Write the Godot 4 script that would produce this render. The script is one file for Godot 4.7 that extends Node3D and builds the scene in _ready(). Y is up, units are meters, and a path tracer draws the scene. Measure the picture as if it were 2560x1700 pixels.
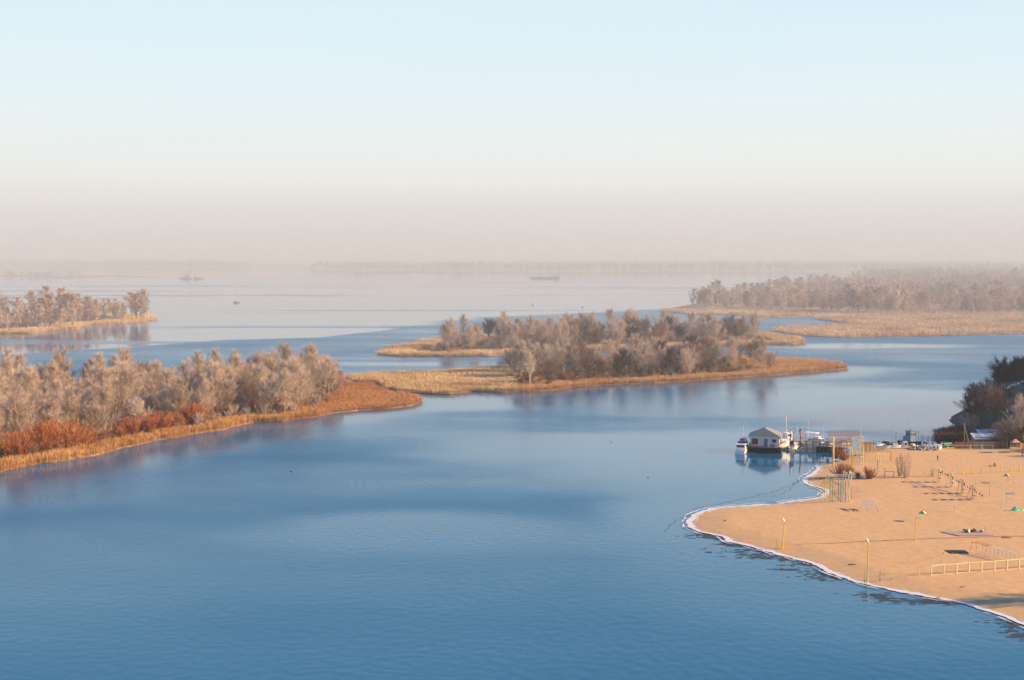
extends Node3D
# A wide river with wooded islands and a sandy beach, seen from a high bank. Metres; the camera looks towards -z.

var rng := RandomNumberGenerator.new()
var M := {}
var used := {}

func _ready() -> void:
	rng.seed = 7
	make_camera()
	make_sky()
	make_materials()
	make_water()
	make_land()
	make_trees()
	make_reeds()
	make_station()
	make_beach_things()
	make_far_things()

func make_camera() -> void:
	var cam := Camera3D.new()
	cam.name = "camera"
	cam.position = Vector3(0, 62, 0)
	cam.rotation.x = -atan(212.0 / 3400.0)
	cam.fov = rad_to_deg(2.0 * atan(850.0 / 3400.0))
	cam.near = 1.0
	cam.far = 60000.0
	cam.current = true
	add_child(cam)

const EXPOSURE := 2.15

func make_sky() -> void:
	# elevation in degrees and the linear colour of the air there
	var rows := [[0.0, Color8(216, 209, 205)], [1.0, Color8(222, 215, 211)], [2.0, Color8(229, 224, 218)], [3.2, Color8(236, 236, 230)], [4.4, Color8(236, 240, 239)], [5.8, Color8(231, 243, 243)], [7.2, Color8(229, 242, 249)], [8.6, Color8(224, 242, 249)], [10.8, Color8(219, 239, 250)], [13.5, Color8(200, 230, 248)], [18.0, Color8(138, 198, 240)], [25.0, Color8(84, 166, 227)], [37.0, Color8(55, 136, 209)], [60.0, Color8(37, 107, 188)], [90.0, Color8(32, 94, 174)]]
	var w := 1024
	var h := 2048
	var streak := FastNoiseLite.new()
	streak.seed = 11
	streak.frequency = 0.012
	streak.fractal_octaves = 4
	var data := PackedFloat32Array()
	data.resize(w * h * 3)
	var at := 0
	for y in h:
		var e := 90.0 - (y + 0.5) * 180.0 / h
		var c: Color = rows[0][1].srgb_to_linear()
		for k in range(1, rows.size()):
			if e >= rows[k - 1][0]:
				var t := clampf((e - rows[k - 1][0]) / (rows[k][0] - rows[k - 1][0]), 0, 1)
				c = rows[k - 1][1].srgb_to_linear().lerp(rows[k][1].srgb_to_linear(), t)
		var low := e > -1.0 and e < 40.0
		for x in w:
			var k := 1.0
			if low:
				var a := TAU * x / w
				k += 0.03 * streak.get_noise_3d(60.0 * cos(a), e * 28.0, 60.0 * sin(a)) * clampf(e / 2.0, 0.0, 1.0)
			data[at] = c.r * k / EXPOSURE
			data[at + 1] = c.g * k / EXPOSURE
			data[at + 2] = c.b / EXPOSURE
			at += 3
	var im := Image.create_from_data(w, h, false, Image.FORMAT_RGBF, data.to_byte_array())
	var pan := PanoramaSkyMaterial.new()
	pan.panorama = ImageTexture.create_from_image(im)
	var env := Environment.new()
	env.background_mode = Environment.BG_SKY
	env.sky = Sky.new()
	env.sky.sky_material = pan
	env.tonemap_mode = Environment.TONE_MAPPER_LINEAR
	env.tonemap_exposure = EXPOSURE
	env.sdfgi_enabled = true
	env.ssao_enabled = true
	env.ssil_enabled = true
	env.fog_enabled = true
	env.fog_density = 0.0001
	env.fog_light_color = Color(0.885, 0.943, 1.0)
	env.volumetric_fog_enabled = true
	env.volumetric_fog_density = 0.0
	var we := WorldEnvironment.new()
	we.name = "environment"
	we.environment = env
	add_child(we)
	# the haze is thicker over the wide far river: a bank of mist from the middle island back to the horizon
	var mist := FogVolume.new()
	mist.name = "mist"
	mist.shape = RenderingServer.FOG_VOLUME_SHAPE_BOX
	mist.size = Vector3(34000, 96, 18900)
	mist.position = Vector3(0, 46, -600 - 9450)
	mist.material = FogMaterial.new()
	mist.material.density = 0.00025
	mist.material.albedo = Color(0.885, 0.943, 1.0)
	add_child(mist)
	tag(mist, "pale haze lying over the far river and its islands", "haze", "", "stuff")
	# low winter sun from the right, square to the line of sight
	var sun := DirectionalLight3D.new()
	sun.name = "sun"
	sun.light_energy = 1.6
	sun.light_angular_distance = 0.6
	sun.light_color = Color(1.0, 0.82, 0.6)
	sun.shadow_enabled = true
	var el := deg_to_rad(20.0)
	sun.look_at_from_position(Vector3.ZERO, Vector3(-cos(el), -sin(el), -0.02))
	add_child(sun)

# ---------------------------------------------------------------- helpers
func pts(a: Array) -> PackedVector2Array:
	var p := PackedVector2Array()
	for i in range(0, a.size(), 2):
		p.append(Vector2(a[i], a[i + 1]))
	return p

func mat(col: Color, rough := 0.8, metal := 0.0) -> StandardMaterial3D:
	var m := StandardMaterial3D.new()
	m.albedo_color = col.linear_to_srgb()
	m.roughness = rough
	m.metallic = metal
	return m

func noise_tex(size: int, freq: float, octaves: int, ramp: Array, sd := 1, kind := FastNoiseLite.TYPE_SIMPLEX_SMOOTH) -> ImageTexture:
	var n := FastNoiseLite.new()
	n.seed = sd
	n.noise_type = kind
	n.frequency = freq
	n.fractal_octaves = octaves
	var src := n.get_seamless_image(size, size)
	src.convert(Image.FORMAT_L8)
	var d := src.get_data()
	var g := Gradient.new()
	g.offsets = PackedFloat32Array(ramp.map(func(r): return r[0]))
	g.colors = PackedColorArray(ramp.map(func(r): return r[1].linear_to_srgb()))
	var lut := PackedByteArray()
	for i in 256:
		var c := g.sample(i / 255.0)
		lut.append_array([int(c.r * 255), int(c.g * 255), int(c.b * 255)])
	var o := PackedByteArray()
	o.resize(d.size() * 3)
	for i in d.size():
		var k := d[i] * 3
		o[i * 3] = lut[k]
		o[i * 3 + 1] = lut[k + 1]
		o[i * 3 + 2] = lut[k + 2]
	return ImageTexture.create_from_image(Image.create_from_data(size, size, false, Image.FORMAT_RGB8, o))

func ground_mat(tex: Texture2D, metres: float, rough := 0.95) -> StandardMaterial3D:
	var m := StandardMaterial3D.new()
	m.albedo_texture = tex
	m.uv1_triplanar = true
	m.uv1_world_triplanar = true
	m.uv1_scale = Vector3.ONE / metres
	m.roughness = rough
	return m

func numbered(called: String) -> String:
	used[called] = used.get(called, 0) + 1
	return called if used[called] == 1 else "%s_%03d" % [called, used[called] - 1]

func tag(o: Node, label := "", category := "", group := "", kind := "") -> Node:
	if label: o.set_meta("label", label)
	if category: o.set_meta("category", category)
	if group: o.set_meta("group", group)
	if kind: o.set_meta("kind", kind)
	return o

func thing(called: String, label: String, category: String, at: Vector3, group := "", turn := 0.0) -> Node3D:
	var o := Node3D.new()
	o.name = numbered(called)
	add_child(o)
	o.position = at
	o.rotation.y = turn
	tag(o, label, category, group)
	return o

func begin() -> SurfaceTool:
	var s := SurfaceTool.new()
	s.begin(Mesh.PRIMITIVE_TRIANGLES)
	s.set_smooth_group(-1)
	return s

func build(s: SurfaceTool, called: String, m: Material, parent: Node) -> MeshInstance3D:
	s.generate_normals()
	var o := MeshInstance3D.new()
	o.mesh = s.commit()
	o.material_override = m
	o.name = numbered(called) if parent == self else called
	parent.add_child(o, true)
	return o

func quad(s: SurfaceTool, a: Vector3, b: Vector3, c: Vector3, d: Vector3) -> void:
	for v in [a, b, c, a, c, d]:
		s.add_vertex(v)

# a box of the given size centred on the transform
func box(s: SurfaceTool, t: Transform3D, size: Vector3) -> void:
	var h := size / 2.0
	var v := []
	for i in 8:
		v.append(t * Vector3(h.x if i & 1 else -h.x, h.y if i & 2 else -h.y, h.z if i & 4 else -h.z))
	for f in [[0, 1, 3, 2], [5, 4, 6, 7], [4, 0, 2, 6], [1, 5, 7, 3], [2, 3, 7, 6], [4, 5, 1, 0]]:
		quad(s, v[f[3]], v[f[2]], v[f[1]], v[f[0]])

func block(s: SurfaceTool, centre: Vector3, size: Vector3, turn := 0.0) -> void:
	box(s, Transform3D(Basis(Vector3.UP, turn), centre), size)

# a round or square bar from a to b, tapering from r to r2
func bar(s: SurfaceTool, a: Vector3, b: Vector3, r: float, sides := 6, r2 := -1.0) -> void:
	if r2 < 0.0: r2 = r
	var d := (b - a).normalized()
	var u := d.cross(Vector3.UP if absf(d.y) < 0.95 else Vector3.RIGHT).normalized()
	var w := d.cross(u)
	for i in sides:
		var p := TAU * (i + 0.5) / sides
		var q := TAU * (i + 1.5) / sides
		var e := u * cos(p) + w * sin(p)
		var f := u * cos(q) + w * sin(q)
		quad(s, a + f * r, a + e * r, b + e * r2, b + f * r2)
		for v in [b, b + f * r2, b + e * r2, a, a + e * r, a + f * r]:
			s.add_vertex(v)

func part_bar(parent: Node, called: String, a: Vector3, b: Vector3, r: float, m: Material, sides := 6) -> MeshInstance3D:
	var s := begin()
	bar(s, a, b, r, sides)
	return build(s, called, m, parent)

func part_block(parent: Node, called: String, c: Vector3, size: Vector3, m: Material, turn := 0.0) -> MeshInstance3D:
	var s := begin()
	block(s, c, size, turn)
	return build(s, called, m, parent)

# a solid between an outline (x, z) at height y0 and the same outline, scaled about its middle, at y1
func prism(s: SurfaceTool, outline: PackedVector2Array, y0: float, y1: float, grow := 1.0) -> void:
	var mid := Vector2.ZERO
	for p in outline: mid += p / outline.size()
	var top := PackedVector2Array()
	for p in outline: top.append(mid + (p - mid) * grow)
	var n := outline.size()
	for i in n:
		var j := (i + 1) % n
		quad(s, v3(outline[i], y0), v3(outline[j], y0), v3(top[j], y1), v3(top[i], y1))
	var tri := Geometry2D.triangulate_polygon(outline)
	for i in range(0, tri.size(), 3):
		for k in [0, 1, 2]: s.add_vertex(v3(top[tri[i + k]], y1))
		for k in [2, 1, 0]: s.add_vertex(v3(outline[tri[i + k]], y0))

func v3(p: Vector2, y: float) -> Vector3:
	return Vector3(p.x, y, p.y)

func mesh_of(v: PackedVector3Array, cols := PackedColorArray()) -> ArrayMesh:
	var a := []
	a.resize(Mesh.ARRAY_MAX)
	a[Mesh.ARRAY_VERTEX] = v
	if cols.size(): a[Mesh.ARRAY_COLOR] = cols
	var m := ArrayMesh.new()
	m.add_surface_from_arrays(Mesh.PRIMITIVE_TRIANGLES, a)
	return m

func edge_distance(p: Vector2, line: PackedVector2Array, closed := true) -> float:
	var best := 1e12
	var n := line.size() if closed else line.size() - 1
	for i in n:
		var q := Geometry2D.get_closest_point_to_segment(p, line[i], line[(i + 1) % line.size()])
		best = minf(best, p.distance_squared_to(q))
	return sqrt(best)

# ---------------------------------------------------------------- materials
func make_materials() -> void:
	paint()
	M.meadow = ground_mat(noise_tex(256, 0.02, 5, [[0.2, Color(0.10, 0.055, 0.03)], [0.5, Color(0.20, 0.12, 0.065)], [0.8, Color(0.33, 0.22, 0.13)]], 3), 60.0)
	M.farland = ground_mat(noise_tex(256, 0.015, 5, [[0.25, Color(0.16, 0.10, 0.07)], [0.5, Color(0.33, 0.22, 0.14)], [0.75, Color(0.45, 0.33, 0.22)]], 5), 420.0)
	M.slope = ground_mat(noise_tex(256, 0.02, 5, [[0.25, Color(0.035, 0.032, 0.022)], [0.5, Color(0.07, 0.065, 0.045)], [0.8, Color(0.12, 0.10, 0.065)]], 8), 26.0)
	# sand: even, with fine trodden grain and faint drifts
	var sand_tex := noise_tex(1024, 0.035, 6, [[0.1, Color(0.53, 0.33, 0.153)], [0.4, Color(0.585, 0.368, 0.175)], [0.6, Color(0.605, 0.383, 0.186)], [0.9, Color(0.65, 0.425, 0.22)]], 21)
	M.sand = ground_mat(sand_tex, 90.0)
	M.sand.heightmap_enabled = true
	M.sand.heightmap_texture = sand_tex
	M.sand.heightmap_scale = 18.0
	M.ice = mat(Color(0.70, 0.71, 0.74), 0.5)
	M.weed = mat(Color(0.03, 0.03, 0.035), 0.5)

# ---------------------------------------------------------------- water
# how ruffled the water is at a place: 0 glassy, 1 rippled by the wind
var drift := FastNoiseLite.new()
var gusts := FastNoiseLite.new()
var front: PackedVector2Array
var patches := []
var lee := []

func ruffle(x: float, z: float) -> float:
	# the edge of the breeze runs across the river; beyond it the water is glassy with long streaks
	var edge := front[front.size() - 1].y
	for i in front.size() - 1:
		if x >= front[i].x and x < front[i + 1].x:
			edge = lerpf(front[i].y, front[i + 1].y, (x - front[i].x) / (front[i + 1].x - front[i].x))
	if x < front[0].x: edge = front[0].y
	edge += 14.0 * gusts.get_noise_2d(x * 0.6, 400.0)
	var near := clampf((z - edge) / 14.0, 0.0, 1.0)
	var r := 0.72 + 0.32 * gusts.get_noise_2d(x * 0.55, z * 0.9) + 0.22 * drift.get_noise_2d(x * 1.3, z * 3.0)
	var s := drift.get_noise_2d(x * 0.10, z * 0.85) + 0.35 * drift.get_noise_2d(x * 0.22 + 300.0, z * 2.2)
	var far := 0.03 + 0.5 * smoothstep(0.16, 0.34, s) * smoothstep(-4200.0, -2400.0, z)
	r = lerpf(far, r, near)
	for e in lee:
		var k := smoothstep(46.0, 6.0, edge_distance(Vector2(x, z), e, false) + 9.0 * gusts.get_noise_2d(x * 3.0, z * 3.0))
		r = lerpf(r, 0.2, k)
	for p in patches:
		var d := Vector2((x - p[0].x) / p[1], (z - p[0].y) / p[2])
		var k := smoothstep(1.0, 0.35, d.length() + 0.22 * gusts.get_noise_2d(x * 1.4, z * 2.0))
		r = lerpf(r, p[3], k)
	return clampf(r, 0.0, 1.0)

func water_sheet(called: String, x0: float, x1: float, z0: float, z1: float, cells: int, ripples: bool) -> void:
	var d := PackedByteArray()
	d.resize(cells * cells)
	for j in cells:
		for i in cells:
			d[j * cells + i] = int(255.0 * (0.06 + 0.34 * ruffle(lerpf(x0, x1, (i + 0.5) / cells), lerpf(z0, z1, (j + 0.5) / cells))))
	var im := Image.create_from_data(cells, cells, false, Image.FORMAT_L8, d)
	im.resize(1024, 1024, Image.INTERPOLATE_CUBIC)
	var mask := im.get_data()
	var m := mat(Color(0.001, 0.115, 0.25), 1.0)
	m.metallic_specular = 0.36
	m.roughness_texture = ImageTexture.create_from_image(im)
	m.texture_repeat = false
	if ripples:
		var n := FastNoiseLite.new()
		n.seed = 5
		n.frequency = 0.2
		n.fractal_octaves = 3
		var hm := n.get_image(2048, 2048)
		hm.convert(Image.FORMAT_L8)
		var hd := hm.get_data()
		var hf := PackedFloat32Array()
		hf.resize(hd.size())
		for j in 2048:
			# fewer ripples where the water is glassy, and none at the seam with the far reach
			var fade := clampf((j - 60.0) / 500.0, 0.0, 1.0) / 120.0
			var row := (j >> 1) * 1024
			for i in 2048:
				var k := j * 2048 + i
				hf[k] = 0.5 + (hd[k] - 128) / 255.0 * minf(1.0, mask[row + (i >> 1)] * fade)
		m.heightmap_enabled = true
		m.heightmap_texture = ImageTexture.create_from_image(Image.create_from_data(2048, 2048, false, Image.FORMAT_RF, hf.to_byte_array()))
		m.heightmap_scale = 11.0
	var s := begin()
	for v in [[0, 0], [1, 1], [0, 1], [0, 0], [1, 0], [1, 1]]:
		s.set_uv(Vector2(v[0], v[1]))
		s.set_normal(Vector3.UP)
		s.add_vertex(Vector3(lerpf(x0, x1, v[0]), 0, lerpf(z0, z1, v[1])))
	var o := MeshInstance3D.new()
	o.mesh = s.commit()
	o.material_override = m
	o.name = called
	add_child(o)
	tag(o, "", "", "", "structure")

func make_water() -> void:
	drift.seed = 31
	drift.frequency = 0.006
	gusts.seed = 17
	gusts.frequency = 0.008
	front = pts([-367.6, -788.72, -321.92, -852.89, -264.69, -916.22, -212.98, -1003.85, -146.17, -1033.48, -106.3, -1127.79, -73.95, -1255.77, -12.26, -1388.37, 197.66, -1599.31])
	lee = [pts([-157.43, -358.5, -144.05, -379.5, -127.04, -411.07, -109.42, -459.2, -85.05, -499.99, -37.47, -571.19]), pts([-38.31, -583.97, 14.31, -613.1, 69.02, -649.28, 130.58, -692.25, 181.37, -736.06]), pts([-474.16, -1018.45, -377.72, -1059.55, -364.62, -1146.24, -339.95, -1294.41])]
	# places where the lee of the banks keeps the water smooth, and gusts between them
	patches = [
		[Vector2(9.02, -435.18), 60.0, 60.0, 0.35],
		[Vector2(75.22, -409.45), 95.0, 130.0, 0.05],
		[Vector2(161.98, -565), 120.0, 130.0, 0.08],
		[Vector2(61.79, -565), 70.0, 60.0, 0.35],
		[Vector2(357.49, -994.34), 320.0, 60.0, 0.9],
		[Vector2(238.08, -928.38), 90.0, 40.0, 0.05],
		[Vector2(-25.05, -565), 60.0, 34.0, 0.12],
		[Vector2(-20.65, -301.94), 60.0, 34.0, 0.35],
		[Vector2(48.8, -315.8), 40.0, 70.0, 0.2],
		[Vector2(60.5, -247.46), 50.0, 50.0, 0.35],
		[Vector2(-29.69, -774.15), 130.0, 26.0, 0.2],
	]
	water_sheet("water", -560, 560, -1160, -40, 280, true)
	# the far reach of the river butts against the near one
	water_sheet("river_water", -9000, 9000, -19000, -1160, 512, false)

# ---------------------------------------------------------------- land
func ragged(line: PackedVector2Array, step: float, amp: float, sd: int) -> PackedVector2Array:
	var n := FastNoiseLite.new()
	n.seed = sd
	n.frequency = 0.35 / step
	n.fractal_octaves = 3
	var out := PackedVector2Array()
	for i in line.size():
		var a := line[i]
		var b := line[(i + 1) % line.size()]
		var k := maxi(1, int(a.distance_to(b) / step))
		for j in k:
			var p := a.lerp(b, float(j) / k)
			out.append(p + Vector2(n.get_noise_2d(p.x, p.y), n.get_noise_2d(p.x + 900.0, p.y)) * amp)
	return out

var L := {}

func land(called: String, key: String, outline: PackedVector2Array, step: float, amp: float, height: float, m: Material) -> void:
	var o := ragged(outline, step, amp, hash(key) % 1000)
	if Geometry2D.triangulate_polygon(o).is_empty():
		print("outline crosses itself: ", key)
		o = outline
	L[key] = o
	var s := begin()
	prism(s, o, -1.5, height)
	tag(build(s, called, m, self), "", "", "", "structure")

const BEACH := 0.55
var shore: PackedVector2Array

func beach_height(p: Vector2) -> float:
	var d := edge_distance(p, shore)
	if not Geometry2D.is_point_in_polygon(p, shore): d = -d
	return clampf(d * 0.07, -0.6, BEACH)

func on_beach(p: Vector2) -> Vector3:
	return v3(p, beach_height(p))

func hill_height(x: float, z: float) -> float:
	# the wooded point below the high bank, and the bank itself beyond the right of the picture
	var edge := edge_distance(Vector2(x, z), hill_edge)
	if not Geometry2D.is_point_in_polygon(Vector2(x, z), hill_edge): edge = -edge
	var h := -1.5 + (11.5 * (1.0 - exp(-edge / 15.0)) + 1.5 if edge > 0.0 else 0.4 * edge)
	# the bank: its crest keeps clear of the view and falls away at both ends
	var foot := lerpf(246.0, 365.0, smoothstep(-450.0, -380.0, z))
	h += 50.0 * smoothstep(foot - 20.0, foot + 80.0, x) * smoothstep(-625.0, -545.0, z)
	return h + 0.8 * gusts.get_noise_2d(x * 4.0, z * 4.0)

var hill_edge: PackedVector2Array

func make_land() -> void:
	# beach: a gently sloping sheet of sand that dips under the water
	shore = ragged(pts([99.68, -410.26, 95.08, -401.54, 89.82, -397.69, 88.84, -390.21, 86.24, -383.72, 81.79, -374.7, 80.42, -369.36, 80.99, -363.53, 83.08, -358.5, 82.86, -353, 79.65, -345.34, 75.52, -341.92, 66.92, -336.91, 51.03, -330.45, 47.88, -328.35, 43.54, -320.7, 41.08, -310.58, 41.26, -306.43, 42.73, -301.94, 46.94, -296.73, 47.52, -292.11, 49.66, -288.83, 52.9, -284.44, 55.13, -279.81, 58.1, -275.32, 61.88, -268.49, 63.13, -261.32, 65.47, -255.47, 67.19, -253.89, 70.82, -249.57, 75.07, -245.39, 77.12, -243.06, 80.16, -239.94, 82.66, -235.79, 84.78, -230.75, 86.43, -226.16, 89.83, -211.63, 93.01, -191.72, 188.56, -216.11, 289.6, -372.68, 294.62, -469.56, 177.88, -469.56, 158.72, -462.26, 146.05, -446.39, 133.4, -441.65, 116.23, -436.09, 105.42, -423.65]), 3.0, 0.6, 4)
	var s := begin()
	s.set_smooth_group(0)
	var lo := Vector2(1e9, 1e9)
	var hi := -lo
	for p in shore:
		lo = lo.min(p)
		hi = hi.max(p)
	lo -= Vector2(4, 4)
	hi += Vector2(2, 4)
	hi.x = minf(hi.x, 330.0)
	var cell := 1.6
	var nx := int((hi.x - lo.x) / cell)
	var nz := int((hi.y - lo.y) / cell)
	var hs := PackedFloat32Array()
	hs.resize((nx + 1) * (nz + 1))
	for j in nz + 1:
		for i in nx + 1:
			var p := lo + Vector2(i, j) * cell
			var h := beach_height(p)
			if h > 0.1: h += 0.07 * gusts.get_noise_2d(p.x * 12.0, p.y * 12.0) + 0.10 * gusts.get_noise_2d(p.x * 3.0, p.y * 3.0)
			hs[j * (nx + 1) + i] = h
	for j in nz:
		for i in nx:
			var a := j * (nx + 1) + i
			if maxf(maxf(hs[a], hs[a + 1]), maxf(hs[a + nx + 1], hs[a + nx + 2])) < -0.25: continue
			var p := lo + Vector2(i, j) * cell
			quad(s, Vector3(p.x, hs[a], p.y), Vector3(p.x + cell, hs[a + 1], p.y), Vector3(p.x + cell, hs[a + nx + 2], p.y + cell), Vector3(p.x, hs[a + nx + 1], p.y + cell))
	tag(build(s, "beach", M.sand, self), "", "", "", "structure")

	# the wooded point and the high bank on the right
	hill_edge = ragged(pts([165.45, -512.28, 162.37, -497.6, 161.34, -485.99, 160.22, -474.91, 157.63, -462.26, 156.99, -457.18, 174.37, -460.21, 290.08, -462.26, 527.08, -454.19, 1503.16, -1302.43, 363.3, -760.1, 258.67, -663.7, 211.77, -597.33, 177.49, -535.98]), 8.0, 2.0, 9)
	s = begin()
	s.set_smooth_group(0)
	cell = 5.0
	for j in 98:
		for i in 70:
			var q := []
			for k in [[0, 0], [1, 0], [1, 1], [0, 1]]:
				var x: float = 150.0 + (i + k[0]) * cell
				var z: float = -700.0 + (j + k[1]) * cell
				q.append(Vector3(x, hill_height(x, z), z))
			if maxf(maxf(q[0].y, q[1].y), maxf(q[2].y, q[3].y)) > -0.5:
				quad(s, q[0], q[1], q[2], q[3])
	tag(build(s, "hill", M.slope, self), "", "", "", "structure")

	# islands, from the near left to the far right
	land("island_ground", "left", pts([-183.02, -362.89, -162.15, -369.36, -146.17, -385.14, -143.44, -392.43, -141.29, -402.31, -137.55, -404.67, -133.99, -411.07, -129.58, -419.37, -125.27, -435.18, -117.67, -453.2, -111.37, -467.45, -102.58, -481.5, -96.6, -502.4, -85.86, -504.83, -77.08, -516.08, -70.43, -530.53, -62.92, -541.55, -49.86, -545.8, -41.91, -560.45, -37.78, -575.91, -41.59, -588.91, -55.64, -609.52, -64.55, -633.54, -67.11, -649.28, -76.69, -649.28, -81.92, -657.45, -86.48, -687.7, -95.57, -674.4, -129.18, -643.29, -175.44, -605.99, -225.89, -597.33, -291.73, -580.72]), 6.0, 2.0, 0.3, M.meadow)
	land("island_ground", "middle", pts([-83.77, -685.45, -70.17, -699.19, -36.22, -713.49, -6.52, -736.06, 28.13, -794.7, 102.32, -826.01, 149.28, -816.36, 158.15, -803.84, 180.57, -785.76, 187.26, -765.66, 182.64, -741.27, 167.45, -728.38, 131.88, -699.19, 99.55, -674.4, 69.67, -655.39, 42.05, -647.27, 14.48, -620.38, -3.44, -613.1, -18.53, -614.9, -25.7, -604.24, -33.74, -604.24, -48.76, -611.31, -59.52, -629.73, -66.39, -657.45, -77.65, -657.45]), 8.0, 3.0, 0.3, M.meadow)
	land("island_ground", "back", pts([-83.83, -846.01, -69.73, -832.58, -38.64, -829.28, -14.79, -835.89, -3.99, -846.01, 44, -877.88, 113.44, -916.22, 180.51, -945.1, 198.67, -949.38, 209.05, -962.43, 213.87, -1003.85, 201.89, -1054.23, 169.12, -1104.09, 102.47, -1086.96, 37.27, -1054.23, -24.24, -1028.42, -61.83, -980.41, -82.13, -892.83]), 10.0, 4.0, 0.3, M.meadow)
	land("island_ground", "small", pts([-534.18, -1018.45, -405.68, -1075.83, -383.5, -1075.83, -381.27, -1115.81, -362.04, -1133.87, -373.42, -1178.37, -372.01, -1205.39, -356.47, -1226.48, -349.43, -1255.77, -344.17, -1310.54, -365.06, -1370.29, -403.17, -1397.59, -471.11, -1416.4, -530.09, -1406.93, -727.46, -1388.37]), 14.0, 6.0, 0.3, M.meadow)
	land("sandbar_ground", "bar", pts([-1974.54, -3775.05, -1472.48, -3915.01, -1191, -3644.75, -1079.34, -3775.05, -971.34, -3843.76, -1193.69, -4145.54, -1622.74, -4314.9, -2211.49, -4228.53]), 40.0, 14.0, 0.3, M.farland)
	land("island_ground", "right", pts([214.48, -1109.92, 224, -1038.6, 247.27, -1028.42, 274.06, -1033.48, 309.38, -1038.6, 357.5, -1054.23, 405.68, -1075.83, 660.44, -1109.92, 1809.93, -1302.43, 5638.62, -4065.74, 1633.54, -3915.01, 1218.52, -4065.74, 936.24, -3775.05, 714.38, -3108.19, 499.92, -2515.41, 347.14, -2070.84, 217.67, -1689.09, 164.18, -1507.7, 184.68, -1426, 244.34, -1406.93, 243.76, -1335.5, 306.92, -1388.37, 294.78, -1310.54, 308.1, -1212.34, 284.57, -1178.37, 247.11, -1165.3, 222.82, -1146.24]), 16.0, 6.0, 0.3, M.farland)
	var far := pts([-5135.29, -7050.12, -2564.97, -6822.57, -1521.95, -6220.24, -1204.76, -6408.85, -986.4, -6408.85, -846.8, -5565.07, -562.04, -5034.7, -260.04, -4917.52, 310.6, -4805.67, 734.15, -4805.67, 1131.97, -4698.79, 1015.43, -4065.74, 1267.26, -4228.53, 1696.36, -4065.74, 5638.62, -4065.74])
	far.append_array(PackedVector2Array([Vector2(17000, -19500), Vector2(-17000, -19500)]))
	land("far_bank_ground", "far", far, 120.0, 50.0, 1.2, M.farland)
	make_ice()


# ---------------------------------------------------------------- trees
class Plant:
	var wood := PackedVector3Array()
	var twig := PackedVector3Array()

func limb(p: Plant, a: Vector3, b: Vector3, ra: float, rb: float, sides: int) -> void:
	var d := (b - a).normalized()
	var u := d.cross(Vector3.UP if absf(d.y) < 0.95 else Vector3.RIGHT).normalized()
	var w := d.cross(u)
	for i in sides:
		var e := u * cos(TAU * i / sides) + w * sin(TAU * i / sides)
		var f := u * cos(TAU * (i + 1) / sides) + w * sin(TAU * (i + 1) / sides)
		p.wood.append_array([a + f * ra, a + e * ra, b + e * rb, a + f * ra, b + e * rb, b + f * rb])

func rand_dir(r: RandomNumberGenerator) -> Vector3:
	return Vector3(r.randfn(), r.randfn(), r.randfn()).normalized()

func sprig(p: Plant, r: RandomNumberGenerator, a: Vector3, d: Vector3, length: float, width: float) -> void:
	var b := a + d * length
	var side := d.cross(rand_dir(r)).normalized() * width * 0.5
	p.twig.append_array([a - side, a + side, b])

# a leafless tree: stems, limbs that rise and bend up, branches, and fine twigs round them
func grow(o: Dictionary) -> Plant:
	var r := RandomNumberGenerator.new()
	r.seed = o.seed
	var p := Plant.new()
	var h: float = o.height
	for st in o.stems:
		var lean := Vector3(r.randfn(), 0, r.randfn()) * float(o.lean)
		var top: float = h * r.randf_range(0.8, 1.0) if st > 0 else h
		var path := PackedVector3Array([Vector3(r.randfn(), 0, r.randfn()) * 0.25 * float(o.stems - 1)])
		var steps := 7
		for i in steps:
			path.append(path[i] + Vector3(lean.x + r.randfn() * 0.05, 1.0, lean.z + r.randfn() * 0.05) * top / steps)
		var r0: float = o.girth * top / sqrt(o.stems)
		for i in steps:
			limb(p, path[i] - (Vector3(0, 0.4, 0) if i == 0 else Vector3.ZERO), path[i + 1], r0 * (1.0 - 0.93 * i / steps), r0 * (1.0 - 0.93 * (i + 1) / steps), 6)
		var n: int = o.limbs
		for k in n:
			var t: float = lerpf(o.clear, o.get("until", 0.97), (k + r.randf()) / n)
			var fi := t * steps
			var a := path[int(fi)].lerp(path[mini(int(fi) + 1, steps)], fi - int(fi))
			var az := k * 2.4 + r.randf() * 0.9
			var tilt: float = lerpf(o.tilt, o.tilt * 0.5, t) + r.randfn() * 0.12
			var d := Vector3(sin(tilt) * cos(az), cos(tilt), sin(tilt) * sin(az))
			var full: float = o.reach * h * (1.15 - 0.85 * absf(t - o.belly) / maxf(o.belly, 1.0 - o.belly)) * r.randf_range(0.75, 1.15)
			var lr := r0 * (1.0 - 0.9 * t) * 0.55 + 0.02
			var q := a
			var segs := 4
			for i in segs:
				d = (d + Vector3(r.randfn() * 0.14, o.rise + r.randfn() * 0.08, r.randfn() * 0.14)).normalized()
				var e := q + d * full / segs
				limb(p, q, e, lr * (1.0 - 0.8 * i / segs), lr * (1.0 - 0.8 * (i + 1) / segs), 4)
				for b in o.branches:
					var c := q.lerp(e, r.randf())
					var bd := (d + rand_dir(r) * 0.75 + Vector3(0, o.rise, 0)).normalized()
					var bl := full * r.randf_range(0.2, 0.42)
					limb(p, c, c + bd * bl, lr * 0.3 + 0.012, 0.012, 3)
					for w in o.twigs:
						var f := c + bd * bl * r.randf_range(0.15, 1.0)
						var td: Vector3 = (bd * 0.9 + rand_dir(r) * 0.55 + Vector3(0, o.droop, 0)).normalized()
						sprig(p, r, f, td, r.randf_range(0.5, 1.0) * o.twig_long, o.twig_wide)
				q = e
	return p

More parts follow.
